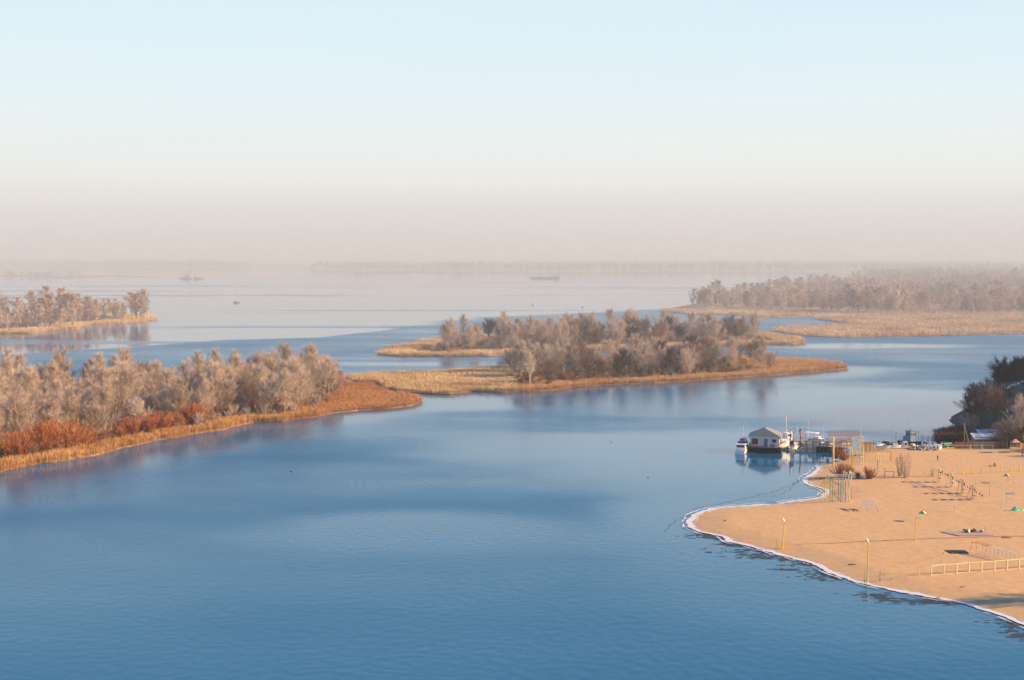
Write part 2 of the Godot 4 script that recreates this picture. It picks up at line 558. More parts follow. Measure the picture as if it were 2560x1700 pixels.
# a shrub: many stems fanning out from the ground
func grow_bush(o: Dictionary) -> Plant:
	var r := RandomNumberGenerator.new()
	r.seed = o.seed
	var p := Plant.new()
	for k in o.stems:
		var az := r.randf() * TAU
		var tilt := absf(r.randfn()) * float(o.fan)
		var d := Vector3(sin(tilt) * cos(az), cos(tilt), sin(tilt) * sin(az))
		var length: float = o.height * r.randf_range(0.6, 1.0)
		var q := Vector3(cos(az), 0, sin(az)) * r.randf() * float(o.height) * 0.1 - Vector3(0, 0.3, 0)
		for i in 4:
			d = (d + rand_dir(r) * 0.16 + Vector3(0, 0.06, 0)).normalized()
			var e := q + d * length / 4.0
			limb(p, q, e, 0.05 * (1.0 - 0.2 * i), 0.05 * (0.8 - 0.2 * i), 3)
			for w in o.twigs:
				sprig(p, r, q.lerp(e, r.randf()), (d + rand_dir(r) * 0.7 + Vector3(0, 0.15, 0)).normalized(), r.randf_range(0.5, 1.0) * o.twig_long, o.twig_wide)
			q = e
	return p

var kinds := {}
var twig_mats := {}

func plant_kind(key: String, p: Plant, wood_mat: Material, twig_keys: Array) -> void:
	kinds[key] = {"wood": mesh_of(p.wood), "twig": mesh_of(p.twig), "bark": wood_mat, "tints": twig_keys}

func place_plant(key: String, called: String, label: String, category: String, group: String, at: Vector3, size: float, tint := -1) -> Node3D:
	var k: Dictionary = kinds[key]
	var t := thing(called, label, category, at, group, rng.randf() * TAU)
	t.scale = Vector3(size * rng.randf_range(0.92, 1.08), size, size * rng.randf_range(0.92, 1.08))
	var w := MeshInstance3D.new()
	w.name = "trunk" if category == "tree" else "stems"
	w.mesh = k.wood
	w.material_override = k.bark
	t.add_child(w)
	var c := MeshInstance3D.new()
	c.name = "crown" if category == "tree" else "twigs"
	c.mesh = k.twig
	c.material_override = twig_mats[k.tints[rng.randi() % k.tints.size() if tint < 0 else tint]]
	t.add_child(c)
	return t

func twig_mat(col: Color) -> StandardMaterial3D:
	var m := mat(col, 0.85)
	return m

func spots(area: PackedVector2Array, x0: float, x1: float, keep: float, gap: float, most: int) -> Array:
	var lo := Vector2(1e9, 1e9)
	var hi := -lo
	for p in area:
		lo = lo.min(p)
		hi = hi.max(p)
	lo.x = maxf(lo.x, x0)
	hi.x = minf(hi.x, x1)
	var out := []
	for i in most * 30:
		var p := Vector2(rng.randf_range(lo.x, hi.x), rng.randf_range(lo.y, hi.y))
		if not Geometry2D.is_point_in_polygon(p, area) or edge_distance(p, area) < keep: continue
		var ok := true
		for q in out:
			if p.distance_squared_to(q) < gap * gap:
				ok = false
				break
		if ok:
			out.append(p)
			if out.size() >= most: break
	return out

func copies(called: String, label: String, category: String, mesh: Mesh, m: Material, where: Array, tints: PackedColorArray) -> void:
	var mm := MultiMesh.new()
	mm.transform_format = MultiMesh.TRANSFORM_3D
	mm.use_colors = true
	mm.mesh = mesh
	mm.instance_count = where.size()
	for i in where.size():
		mm.set_instance_transform(i, where[i])
		mm.set_instance_color(i, tints[i])
	var o := MultiMeshInstance3D.new()
	o.name = numbered(called)
	o.multimesh = mm
	o.material_override = m
	add_child(o)
	tag(o, label, category, "", "stuff")

func make_trees() -> void:
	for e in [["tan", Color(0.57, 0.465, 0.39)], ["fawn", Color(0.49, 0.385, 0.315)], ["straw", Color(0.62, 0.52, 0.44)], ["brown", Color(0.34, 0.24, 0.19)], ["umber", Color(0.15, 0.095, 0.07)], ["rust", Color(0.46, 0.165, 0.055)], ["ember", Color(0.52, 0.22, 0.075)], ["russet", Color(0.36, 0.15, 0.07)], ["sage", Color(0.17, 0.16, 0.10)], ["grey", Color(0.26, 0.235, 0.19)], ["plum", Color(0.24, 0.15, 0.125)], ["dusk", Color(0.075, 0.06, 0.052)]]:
		twig_mats[e[0]] = twig_mat(e[1])
	var pale := mat(Color(0.46, 0.37, 0.29), 0.9)
	var white := mat(Color(0.76, 0.72, 0.66), 0.85)
	var dark := mat(Color(0.10, 0.075, 0.06), 0.95)
	# broom-shaped: long limbs that leave low and sweep up into a round head
	var tallo := {"height": 18.0, "stems": 1, "lean": 0.05, "girth": 0.011, "limbs": 22, "clear": 0.1, "until": 0.9, "tilt": 0.85, "reach": 0.46, "belly": 0.25, "rise": 0.09, "branches": 9, "twigs": 9, "droop": 0.3, "twig_long": 2.0, "twig_wide": 0.048}
	for i in 3:
		plant_kind("poplar%d" % i, grow(tallo.merged({"seed": 40 + i, "stems": 1 + i % 2, "limbs": 22 - 7 * (i % 2), "tilt": 0.75 + 0.1 * i, "reach": 0.42 + 0.04 * i}, true)), pale, ["tan", "straw", "fawn", "tan"])
	for i in 3:
		plant_kind("willow%d" % i, grow(tallo.merged({"seed": 60 + i, "height": 14.5, "stems": 2 + i, "lean": 0.2, "limbs": 12 - 2 * i, "clear": 0.12, "tilt": 1.0, "reach": 0.46, "belly": 0.35, "branches": 8, "twigs": 8, "droop": 0.22, "twig_long": 1.9}, true)), pale if i == 0 else dark, ["tan", "fawn", "brown", "straw"])
	plant_kind("birch0", grow(tallo.merged({"seed": 80, "height": 17.0, "stems": 2, "lean": 0.06, "girth": 0.012, "limbs": 13, "clear": 0.3, "tilt": 0.75, "reach": 0.3, "belly": 0.4, "branches": 6, "twigs": 7}, true)), white, ["grey", "tan"])
	for i in 2:
		plant_kind("spread%d" % i, grow(tallo.merged({"seed": 90 + i, "height": 14.0, "stems": 1 + i, "lean": 0.12, "girth": 0.016, "limbs": 20, "clear": 0.25, "tilt": 1.15, "reach": 0.56, "belly": 0.4, "branches": 9, "twigs": 10, "droop": 0.1, "twig_long": 1.6, "twig_wide": 0.05}, true)), dark, ["plum", "brown", "dusk"])
	for i in 2:
		plant_kind("bush%d" % i, grow_bush({"seed": 110 + i, "height": 6.0, "stems": 56, "fan": 0.55, "twigs": 17, "twig_long": 1.3, "twig_wide": 0.06}), dark, ["rust", "ember", "russet"])
	plant_kind("shrub0", grow_bush({"seed": 120, "height": 3.6, "stems": 40, "fan": 0.6, "twigs": 20, "twig_long": 0.9, "twig_wide": 0.07}), dark, ["sage", "grey"])

	# near left island
	var tall := "tall bare pale-twigged tree in the dense wood on the left island"
	var low := "bare many-stemmed willow in the dense wood on the left island"
	for p in spots(L.left, -290.0, -77.0, 12.5, 5.0, 215):
		var k := rng.randf()
		var s := rng.randf_range(0.68, 1.1)
		if k < 0.62: place_plant("poplar%d" % (rng.randi() % 3), "bare_tree", tall, "tree", "tall bare trees of the left island's wood", v3(p, 0.3), s)
		else: place_plant("willow%d" % (rng.randi() % 3), "willow_tree", low, "tree", "bare willows of the left island's wood", v3(p, 0.3), s)
	var nth := ["first", "second", "third", "fourth", "fifth", "sixth", "seventh", "eighth", "ninth", "tenth", "eleventh", "twelfth", "thirteenth", "fourteenth", "fifteenth", "sixteenth"]
	var fb := front_bushes()
	fb.sort_custom(func(a, b): return a[0].x / a[0].y > b[0].x / b[0].y)
	for i in fb.size():
		var e: Array = fb[i]
		place_plant("bush%d" % (rng.randi() % 2), "rust_bush", "rust-orange bare bush, %s from the left along the left island's wood" % nth[i], "bush", "rust-orange bushes along the left island's front", v3(e[0], 0.3), e[1], e[2])
	undergrowth("brown undergrowth below the bare trees of the left island", fast_spots(L.left, -290.0, -80.0, 5.5, 600), 7.0, L.left, 0.85, [Color(0.42, 0.32, 0.255), Color(0.35, 0.24, 0.18), Color(0.48, 0.39, 0.32), Color(0.46, 0.21, 0.10)])
	undergrowth("brown undergrowth below the willows of the middle island", fast_spots(L.middle, 0.0, 132.0, 7.0, 400), 10.0, L.middle, 0.62, [Color(0.26, 0.17, 0.12), Color(0.2, 0.17, 0.11), Color(0.36, 0.26, 0.17)])
	undergrowth("brown undergrowth below the trees of the long back island", fast_spots(L.back, -52.0, 178.0, 7.0, 300), 12.0, L.back, 0.7, [Color(0.30, 0.20, 0.15), Color(0.36, 0.26, 0.19)])
	for p in [Vector2(-108.1, -514.81), Vector2(-93.98, -538.75), Vector2(-88.86, -541.55), Vector2(-103.22, -522.55)]:
		place_plant("shrub0", "grey_green_shrub", "low grey-green shrub under the bare trees near the left island's tip", "shrub", "grey-green shrubs near the left island's tip", v3(p, 0.3), rng.randf_range(0.9, 1.3))

	# middle island: birches at its left end, loose dark-stemmed willows along it
	for p in spots(L.middle, 0.0, 32.0, 12.0, 4.6, 16):
		place_plant("birch0", "white_birch", "bare white-trunked birch at the left end of the middle island's wood", "tree", "birches at the left end of the middle island", v3(p, 0.3), rng.randf_range(0.75, 1.05))
	for p in spots(L.middle, 0.0, 138.0, 11.0, 7.0, 52):
		place_plant(["willow0", "willow1", "willow2", "poplar0", "spread0"][rng.randi() % 5], "willow_tree", "bare brown willow in the open wood on the middle island", "tree", "bare willows of the middle island", v3(p, 0.3), rng.randf_range(0.7, 0.98))
	for p in spots(L.middle, -2.0, 128.0, 9.0, 6.0, 24):
		place_plant("shrub0" if rng.randf() < 0.7 else "bush0", "low_shrub", "low shrub under the bare willows of the middle island", "shrub", "shrubs under the middle island's willows", v3(p, 0.3), rng.randf_range(0.7, 1.2))

	# long island behind it
	for p in spots(L.back, -54.0, 178.0, 12.0, 7.5, 95):
		place_plant(["poplar0", "poplar1", "poplar2", "willow0", "willow1", "spread1"][rng.randi() % 6], "bare_tree", "bare tree in the hazy wood on the long island behind the middle one", "tree", "bare trees of the long back island", v3(p, 0.3), rng.randf_range(0.72, 1.08))

	# wooded point on the right, below the high bank
	for e in hill_trees():
		place_plant(e[1], e[3], e[4], "tree", "", v3(e[0], hill_height(e[0].x, e[0].y) - 0.2), e[2], e[5])
	for i in 26:
		var p := Vector2(rng.randf_range(166.0, 240.0), rng.randf_range(-560.0, -470.0))
		var hh := hill_height(p.x, p.y)
		if hh > 1.5 and p.x > -0.335 * p.y:
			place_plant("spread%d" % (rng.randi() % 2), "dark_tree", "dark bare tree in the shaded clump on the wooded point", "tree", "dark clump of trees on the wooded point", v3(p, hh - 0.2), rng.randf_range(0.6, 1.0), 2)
	for i in 30:
		var p := Vector2(rng.randf_range(168.0, 250.0), rng.randf_range(-545.0, -440.0))
		var hh := hill_height(p.x, p.y)
		if hh > 0.4 and p.x > -0.352 * p.y:
			place_plant(["bush0", "bush1", "shrub0"][rng.randi() % 3], "slope_bush", "brown bare bush on the shaded slope of the wooded point", "bush", "bushes on the slope of the wooded point", v3(p, hh), rng.randf_range(0.3, 0.6), 1 if rng.randf() < 0.3 else -1)
	# trees on the high bank beyond the right of the picture: their shade lies on the point and the beach
	for i in 34:
		var z := rng.randf_range(-545.0, -445.0)
		var x := rng.randf_range(295.0, 350.0)
		place_plant("spread%d" % (i % 2), "bank_tree", "bare tree on the high bank beyond the wooded point", "tree", "trees on the high bank", Vector3(x, hill_height(x, z), z), rng.randf_range(0.9, 1.3))
	for e in [[114.0, -239.0, 0.78], [118.0, -231.0, 0.5], [190.0, -424.0, 0.8], [196.0, -414.0, 0.9], [203.0, -431.0, 0.9]]:
		place_plant("spread%d" % (rng.randi() % 2), "beach_tree", "bare tree at the landward edge of the beach", "tree", "trees at the landward edge of the beach", on_beach(Vector2(e[0], e[1])), e[2])
	make_woods()

func undergrowth(label: String, at: Array, keep: float, area: PackedVector2Array, size: float, cols: Array) -> void:
	var p := grow_bush({"seed": 141, "height": 6.0, "stems": 30, "fan": 0.5, "twigs": 13, "twig_long": 1.4, "twig_wide": 0.09})
	var v := p.wood.duplicate()
	v.append_array(p.twig)
	var m := mat(Color.WHITE, 0.9)
	m.vertex_color_use_as_albedo = true
	var where := []
	var tints := PackedColorArray()
	for q in at:
		if edge_distance(q, area) < keep: continue
		var s := size * rng.randf_range(0.6, 1.3)
		where.append(Transform3D(Basis(Vector3.UP, rng.randf() * TAU).scaled(Vector3(s, s, s)), v3(q, 0.2)))
		tints.append(cols[rng.randi() % cols.size()] * rng.randf_range(0.8, 1.2))
	copies("undergrowth", label, "undergrowth", mesh_of(v), m, where, tints)

func front_bushes() -> Array:
	return [[Vector2(-149.21, -411.07), 1.6, 0], [Vector2(-145.98, -419.37), 1.95, 0], [Vector2(-140.84, -424.51), 1.9, 1], [Vector2(-138.12, -429.78), 1.6, 0], [Vector2(-152.87, -409.45), 1.5, 1], [Vector2(-133.41, -442.59), 0.85, 2], [Vector2(-128.85, -458.19), 1.3, 0], [Vector2(-125.35, -466.4), 1.4, 0], [Vector2(-121.72, -472.75), 1.35, 1], [Vector2(-120.23, -483.74), 0.8, 2], [Vector2(-117.85, -490.57), 1.5, 0], [Vector2(-114.47, -492.89), 1.45, 0], [Vector2(-131.29, -507.29), 1.4, 1], [Vector2(-143.71, -522.55), 1.3, 1], [Vector2(-134.77, -433.36), 0.9, 2], [Vector2(-131.2, -452.21), 0.8, 2]]

func hill_trees() -> Array:
	return [
		[Vector2(163.58, -471.98), "spread0", 0.95, "round_tree", "broad bare tree with pinkish crown on the wooded point", 0],
		[Vector2(166.03, -464.14), "spread1", 0.9, "round_tree", "bare tree behind the broad one on the wooded point", 0],
		[Vector2(162.49, -476.89), "spread0", 0.75, "dark_tree", "dark bare tree leaning over the water at the wooded point's tip", 2],
		[Vector2(160.01, -475.27), "willow1", 0.55, "pale_tree", "pale bare willow at the waterline of the wooded point", 0],
		[Vector2(152.25, -441.46), "willow0", 0.62, "pale_tree", "pale crooked willow beside the utility pole", 3],
		[Vector2(155.24, -434.1), "spread1", 0.8, "twin_tree", "dark twin-trunked tree behind the grey-roofed sheds", 2],
		[Vector2(156.1, -432.21), "spread0", 0.75, "twin_tree", "dark forked tree right of the twin-trunked one behind the sheds", 2],
		[Vector2(161.55, -433.4), "spread1", 1.15, "tall_tree", "tall dark tree at the right edge on the wooded point", 2],
		[Vector2(169.74, -446.7), "poplar1", 1.1, "tall_tree", "tall pale poplar cut off by the right edge of the picture", 0],
		[Vector2(162.44, -441.17), "spread0", 0.95, "tall_tree", "dark bare tree on the crest of the wooded point", 1],
		[Vector2(161.33, -428.31), "willow2", 0.5, "brown_tree", "brown bushy tree behind the playground tower", 2],
		[Vector2(166.7, -434.79), "spread0", 0.55, "brown_tree", "brown tree at the right edge behind the playground", 1],
	]

# woods too far off to tell one tree from the next
func make_woods() -> void:
	var far := grow({"seed": 150, "height": 16.0, "stems": 1, "lean": 0.08, "girth": 0.014, "limbs": 13, "clear": 0.15, "tilt": 0.8, "reach": 0.34, "belly": 0.5, "rise": 0.12, "branches": 3, "twigs": 7, "droop": 0.15, "twig_long": 2.2, "twig_wide": 0.2})
	var v := far.wood.duplicate()
	v.append_array(far.twig)
	var mesh := mesh_of(v)
	var m := mat(Color.WHITE, 0.9)
	m.vertex_color_use_as_albedo = true
	var jobs := [
		["island_wood", "hazy bare wood covering the small island at the left", L.small, -620.0, -318.0, 12.0, 7.5, 240, 1.25, [Color(0.50, 0.39, 0.33), Color(0.42, 0.30, 0.26), Color(0.55, 0.45, 0.37)]],
		["riverside_wood", "long hazy bare wood on the flat land at the right", pts([206.45, -1587.26, 232.39, -1518.58, 273.15, -1496.98, 323.37, -1445.58, 360.3, -1406.93, 416.86, -1388.37, 493.67, -1397.59, 537.26, -1426, 708.7, -1486.41, 967.64, -2030.94, 688.97, -1919.95, 621.2, -2030.94, 680.37, -2515.41, 628.78, -2576.86, 501.2, -2400.9, 346.44, -2030.94, 248.48, -1759.63]), -100.0, 2000.0, 4.0, 7.0, 1700, 1.15, [Color(0.55, 0.45, 0.385), Color(0.47, 0.375, 0.325), Color(0.60, 0.50, 0.42)]],
		["distant_wood", "faint bare wood far off on the flat land at the right", pts([841.63, -3409.35, 772.31, -2855.86, 746.92, -2515.41, 786.86, -2347.46, 811.37, -2155.52, 1161.38, -2296.35, 1842.19, -3644.75, 1242.41, -3775.05]), -100.0, 3500.0, 4.0, 12.0, 2200, 1.3, [Color(0.50, 0.41, 0.36), Color(0.44, 0.36, 0.32)]],
		["scrub", "low scrub on the far sandbar at the left", pts([-1702.56, -3915.01, -1403.46, -3915.01, -1276.29, -3843.76, -1242.41, -3915.01, -1284.22, -4065.74, -1437.3, -4145.54, -1768.04, -4065.74]), -5000.0, 5000.0, 3.0, 16.0, 90, 0.75, [Color(0.28, 0.2, 0.16)]],
		["far_bank_wood", "faint line of woods along the far bank", pts([-4099.95, -7050.12, -2650.47, -7050.12, -1568.07, -6408.85, -1320.06, -6609.25, -1419.9, -7553.98, -2580.39, -8135.35, -4730.71, -8135.35]), -9000.0, 9000.0, 20.0, 24.0, 2600, 1.6, [Color(0.2, 0.17, 0.16), Color(0.26, 0.2, 0.17)]],
		["far_bank_wood", "faint wood on the flat far headland in the middle distance", pts([-880.04, -5874.46, -590.14, -5286.62, -272.72, -5157.59, 325.39, -5034.7, 769.11, -5034.7, 1184.62, -4917.52, 1307.12, -4404.88, 1800.22, -4314.9, 3392.73, -8135.35, 525.63, -8135.35, -1028.2, -7293.36]), -9000.0, 9000.0, 20.0, 30.0, 4000, 1.5, [Color(0.2, 0.17, 0.16), Color(0.28, 0.22, 0.18)]],
		["horizon_wood", "last faint woods before the horizon", pts([-5347.76, -9196.98, 594.2, -9196.98, 5455.79, -9196.98, 11407.57, -19234.28, 1242.41, -19234.28, -11181.67, -19234.28]), -20000.0, 20000.0, 20.0, 80.0, 4000, 1.8, [Color(0.2, 0.17, 0.16), Color(0.28, 0.22, 0.18)]],
	]
	for j in jobs:
		j.append(0.4 if j[6] > 20.0 else 1.3)
		var where := []
		var cols := PackedColorArray()
		for p in fast_spots(j[2], j[3], j[4], j[6], j[7]):
			# clumps and clearings: the woods rise and thin out unevenly
			var n := gusts.get_noise_2d(p.x * j[10], p.y * j[10] + 500.0)
			if n < -0.3 and rng.randf() < 0.7: continue
			var s: float = j[8] * rng.randf_range(0.55, 1.15) * (1.0 + 0.65 * n)
			where.append(Transform3D(Basis(Vector3.UP, rng.randf() * TAU).scaled(Vector3(s * 1.25, s, s * 1.25)), v3(p, 0.2)))
			var c: Color = j[9][rng.randi() % j[9].size()]
			cols.append(c * rng.randf_range(0.85, 1.15))
		copies(j[0], j[1], "wood", mesh, m, where, cols)

# points on a shaken grid inside an outline
func fast_spots(area: PackedVector2Array, x0: float, x1: float, gap: float, most: int) -> Array:
	var lo := Vector2(1e9, 1e9)
	var hi := -lo
	for p in area:
		lo = lo.min(p)
		hi = hi.max(p)
	lo.x = maxf(lo.x, x0)
	hi.x = minf(hi.x, x1)
	var out := []
	for j in int((hi.y - lo.y) / gap) + 1:
		for i in int((hi.x - lo.x) / gap) + 1:
			var p := lo + Vector2(i + rng.randf(), j + rng.randf()) * gap
			if Geometry2D.is_point_in_polygon(p, area): out.append(p)
	while out.size() > most:
		out[rng.randi() % out.size()] = out[out.size() - 1]
		out.pop_back()
	return out

# ---------------------------------------------------------------- reeds
func reed_clump(sd: int, stalks: int, radius: float, height: float, wide: float) -> ArrayMesh:
	var r := RandomNumberGenerator.new()
	r.seed = sd
	var v := PackedVector3Array()
	for i in stalks:
		var a := Vector3(r.randfn(), 0, r.randfn()) * radius * 0.5
		var lean := Vector3(r.randfn(), 0, r.randfn()) * 0.16
		var h := height * r.randf_range(0.65, 1.0)
		var az := r.randf() * PI
		var side := Vector3(cos(az), 0, sin(az)) * wide
		var mid := a + Vector3(0, h * 0.55, 0) + lean * h * 0.35
		var tip := a + Vector3(0, h, 0) + lean * h
		v.append_array([a - side * 0.4, a + side * 0.4, mid, mid - side * 0.3, tip, mid + side])
	return mesh_of(v)

func reed_bed(label: String, area: PackedVector2Array, x0: float, x1: float, gap: float, size: float, cols: Array, width := 1e9, most := 40000, drop := 0.0) -> void:
	var where := []
	var tints := PackedColorArray()
	for p in fast_spots(area, x0, x1, gap, 200000):
		if width < 1e8 and edge_distance(p, area) > width * (1.0 + 0.5 * gusts.get_noise_2d(p.x * 3.0, p.y * 3.0)): continue
		var n := gusts.get_noise_2d(p.x * 1.7, p.y * 1.7 + 77.0)
		if rng.randf() < drop + maxf(0.0, n - 0.35): continue
		var s := size * rng.randf_range(0.75, 1.15) * (1.0 + 0.35 * gusts.get_noise_2d(p.x * 5.0 + 40.0, p.y * 5.0))
		where.append(Transform3D(Basis(Vector3.UP, rng.randf() * TAU).scaled(Vector3(maxf(s, gap * 0.9), s, maxf(s, gap * 0.9))), v3(p, 0.1)))
		var t := clampf(0.5 + 0.9 * n + rng.randfn() * 0.22, 0.0, 1.0) * (cols.size() - 1)
		var c: Color = cols[int(t)]
		if int(t) + 1 < cols.size(): c = c.lerp(cols[int(t) + 1], t - int(t))
		tints.append(c)
	copies("reed_bed", label, "reeds", M.reed_mesh, M.reed, where.slice(0, most), tints)

func make_reeds() -> void:
	M.reed_mesh = reed_clump(3, 34, 0.9, 2.6, 0.07)
	M.reed = mat(Color.WHITE, 0.9)
	M.reed.vertex_color_use_as_albedo = true
	M.reed.backlight_enabled = true
	M.reed.backlight = Color(0.3, 0.3, 0.3)
	var gold := [Color(0.40, 0.205, 0.08), Color(0.52, 0.30, 0.12), Color(0.60, 0.38, 0.17)]
	var russet := [Color(0.36, 0.155, 0.065), Color(0.45, 0.22, 0.095), Color(0.52, 0.30, 0.145)]
	var straw := [Color(0.52, 0.36, 0.19), Color(0.66, 0.49, 0.295), Color(0.73, 0.57, 0.37)]
	var mix := [Color(0.48, 0.24, 0.10), Color(0.58, 0.37, 0.19), Color(0.65, 0.48, 0.28)]
	var pale := [Color(0.50, 0.37, 0.26), Color(0.66, 0.50, 0.345), Color(0.72, 0.57, 0.41)]
	reed_bed("golden reeds fringing the shore of the left island", L.left, -300.0, -80.0, 1.0, 1.0, gold, 8.5)
	reed_bed("russet reeds covering the flat tip of the left island", clip(L.left, -80.0, 100.0), -80.0, 100.0, 1.1, 0.8, russet)
	reed_bed("straw-coloured reeds on the left arm of the middle island", clip(L.middle, -200.0, 2.0), -200.0, 2.0, 1.3, 1.0, straw)
	reed_bed("orange reeds fringing the middle island's wood", clip(L.middle, 2.0, 133.0), 2.0, 133.0, 1.2, 1.0, mix, 13.0)
	reed_bed("reeds on the right tip of the middle island", clip(L.middle, 133.0, 400.0), 133.0, 400.0, 1.3, 0.95, mix)
	reed_bed("pale reeds fringing the long back island", L.back, -200.0, 400.0, 1.9, 1.1, straw, 22.0)
	reed_bed("pale reeds fringing the small island at the left", L.small, -640.0, -200.0, 2.4, 1.2, straw, 26.0)
	reed_bed("pale hazy reed meadow on the flat land at the right", clip_z(L.right, -1520.0, -900.0), 100.0, 900.0, 4.0, 1.3, pale, 1e9, 60000, 0.12)
	reed_bed("far reed meadow behind the riverside wood", clip_z(L.right, -3200.0, -1900.0), 300.0, 1500.0, 13.0, 1.4, pale, 1e9, 60000, 0.25)
	reed_bed("brown reeds standing in the water beside the boat yard", pts([145.41, -464.32, 140.76, -446.39, 153.97, -448.31, 157.48, -460.21, 156.7, -472.75]), -10.0, 400.0, 0.9, 1.1, [Color(0.12, 0.065, 0.04), Color(0.2, 0.10, 0.055)])

func clip(area: PackedVector2Array, x0: float, x1: float) -> PackedVector2Array:
	return biggest(Geometry2D.intersect_polygons(area, PackedVector2Array([Vector2(x0, -3000), Vector2(x1, -3000), Vector2(x1, 0), Vector2(x0, 0)])))

func clip_z(area: PackedVector2Array, z0: float, z1: float) -> PackedVector2Array:
	return biggest(Geometry2D.intersect_polygons(area, PackedVector2Array([Vector2(-9000, z0), Vector2(9000, z0), Vector2(9000, z1), Vector2(-9000, z1)])))

func biggest(a: Array) -> PackedVector2Array:
	var best := PackedVector2Array()
	for p in a:
		if p.size() > best.size(): best = p
	return best

# ---------------------------------------------------------------- building blocks for small things
func paint() -> void:
	for e in [["white", Color(0.80, 0.79, 0.76), 0.4], ["offwhite", Color(0.66, 0.64, 0.60), 0.6], ["navy", Color(0.02, 0.045, 0.13), 0.4], ["blue", Color(0.03, 0.17, 0.46), 0.45], ["skyblue", Color(0.42, 0.62, 0.68), 0.6], ["steel_blue", Color(0.13, 0.24, 0.36), 0.5], ["black", Color(0.012, 0.013, 0.02), 0.85], ["tar", Color(0.018, 0.016, 0.018), 0.9], ["red", Color(0.52, 0.05, 0.03), 0.5], ["maroon", Color(0.22, 0.02, 0.035), 0.6], ["yellow", Color(0.86, 0.54, 0.08), 0.5], ["cream", Color(0.90, 0.74, 0.38), 0.5], ["pink", Color(0.72, 0.32, 0.30), 0.6], ["zinc", Color(0.27, 0.27, 0.235), 0.6], ["roof_grey", Color(0.42, 0.44, 0.46), 0.6], ["wood", Color(0.30, 0.17, 0.09), 0.85], ["board", Color(0.36, 0.24, 0.15), 0.85], ["ochre", Color(0.72, 0.40, 0.10), 0.7], ["rust", Color(0.27, 0.11, 0.06), 0.85], ["green", Color(0.16, 0.36, 0.20), 0.6], ["pale_green", Color(0.55, 0.56, 0.34), 0.7], ["net_green", Color(0.25, 0.62, 0.32), 0.7], ["lime", Color(0.80, 0.80, 0.36), 0.6], ["leaf", Color(0.13, 0.38, 0.17), 0.6], ["grey", Color(0.30, 0.27, 0.24), 0.85], ["concrete", Color(0.40, 0.32, 0.25), 0.9], ["hose", Color(0.30, 0.20, 0.13), 0.8], ["pale_grey", Color(0.62, 0.66, 0.66), 0.6], ["glass", Color(0.02, 0.03, 0.05), 0.08], ["orange", Color(0.72, 0.27, 0.05), 0.6], ["wire", Color(0.05, 0.05, 0.05), 0.6], ["skin", Color(0.5, 0.3, 0.2), 0.7]]:
		M[e[0]] = mat(e[1], e[2])

func wbar(t: Node3D, called: String, a: Vector3, b: Vector3, r: float, m: String, sides := 6) -> MeshInstance3D:
	return part_bar(t, called, a - t.position, b - t.position, r, M[m], sides)

func torus(s: SurfaceTool, c: Vector3, axis: Vector3, ring: float, tube: float, n := 12, k := 6) -> void:
	var u := axis.cross(Vector3.UP if absf(axis.y) < 0.9 else Vector3.RIGHT).normalized()
	var w := axis.cross(u).normalized()
	for i in n:
		for j in k:
			var q := []
			for e in [[0, 0], [0, 1], [1, 1], [1, 0]]:
				var p: float = TAU * (i + e[0]) / n
				var o: float = TAU * (j + e[1]) / k
				var d := u * cos(p) + w * sin(p)
				q.append(c + d * (ring + tube * cos(o)) + axis.normalized() * tube * sin(o))
			quad(s, q[0], q[1], q[2], q[3])

# a wire hanging between two points
func hang(s: SurfaceTool, a: Vector3, b: Vector3, sag: float, r := 0.02) -> void:
	var p := a
	for i in range(1, 11):
		var f := i / 10.0
		var q := a.lerp(b, f) - Vector3(0, sag * 4.0 * f * (1.0 - f), 0)
		bar(s, p, q, r, 4)
		p = q

# a boat's hull along +x (bow), with its waterline at y = 0
func hull(s: SurfaceTool, length: float, beam: float, side: float, draft: float, transom := 0.8, sheer := 0.35) -> void:
	var rows := []
	var n := 10
	for i in n + 1:
		var t := float(i) / n
		var w := beam * 0.5 * (lerpf(transom, 1.0, smoothstep(0.0, 0.35, t)) * (1.0 - pow(maxf(0.0, (t - 0.45) / 0.55), 2.4)) + 0.015)
		var x := (t - 0.5) * length
		var top := side * (1.0 + sheer * t * t)
		rows.append([Vector3(x + 0.06 * length * t * t, top, w), Vector3(x, 0.0, w * 0.82), Vector3(x - 0.04 * length * t * t, -draft, w * 0.3), Vector3(x - 0.04 * length * t * t, -draft, -w * 0.3), Vector3(x, 0.0, -w * 0.82), Vector3(x + 0.06 * length * t * t, top, -w)])
	for i in n:
		for j in 5:
			quad(s, rows[i][j], rows[i][j + 1], rows[i + 1][j + 1], rows[i + 1][j])
		quad(s, rows[i][5] - Vector3(0, 0.08, 0), rows[i][0] - Vector3(0, 0.08, 0), rows[i + 1][0] - Vector3(0, 0.08, 0), rows[i + 1][5] - Vector3(0, 0.08, 0))
	var e: Array = rows[0]
	for k in range(1, 5):
		for v in [e[0], e[k], e[k + 1]]: s.add_vertex(v)

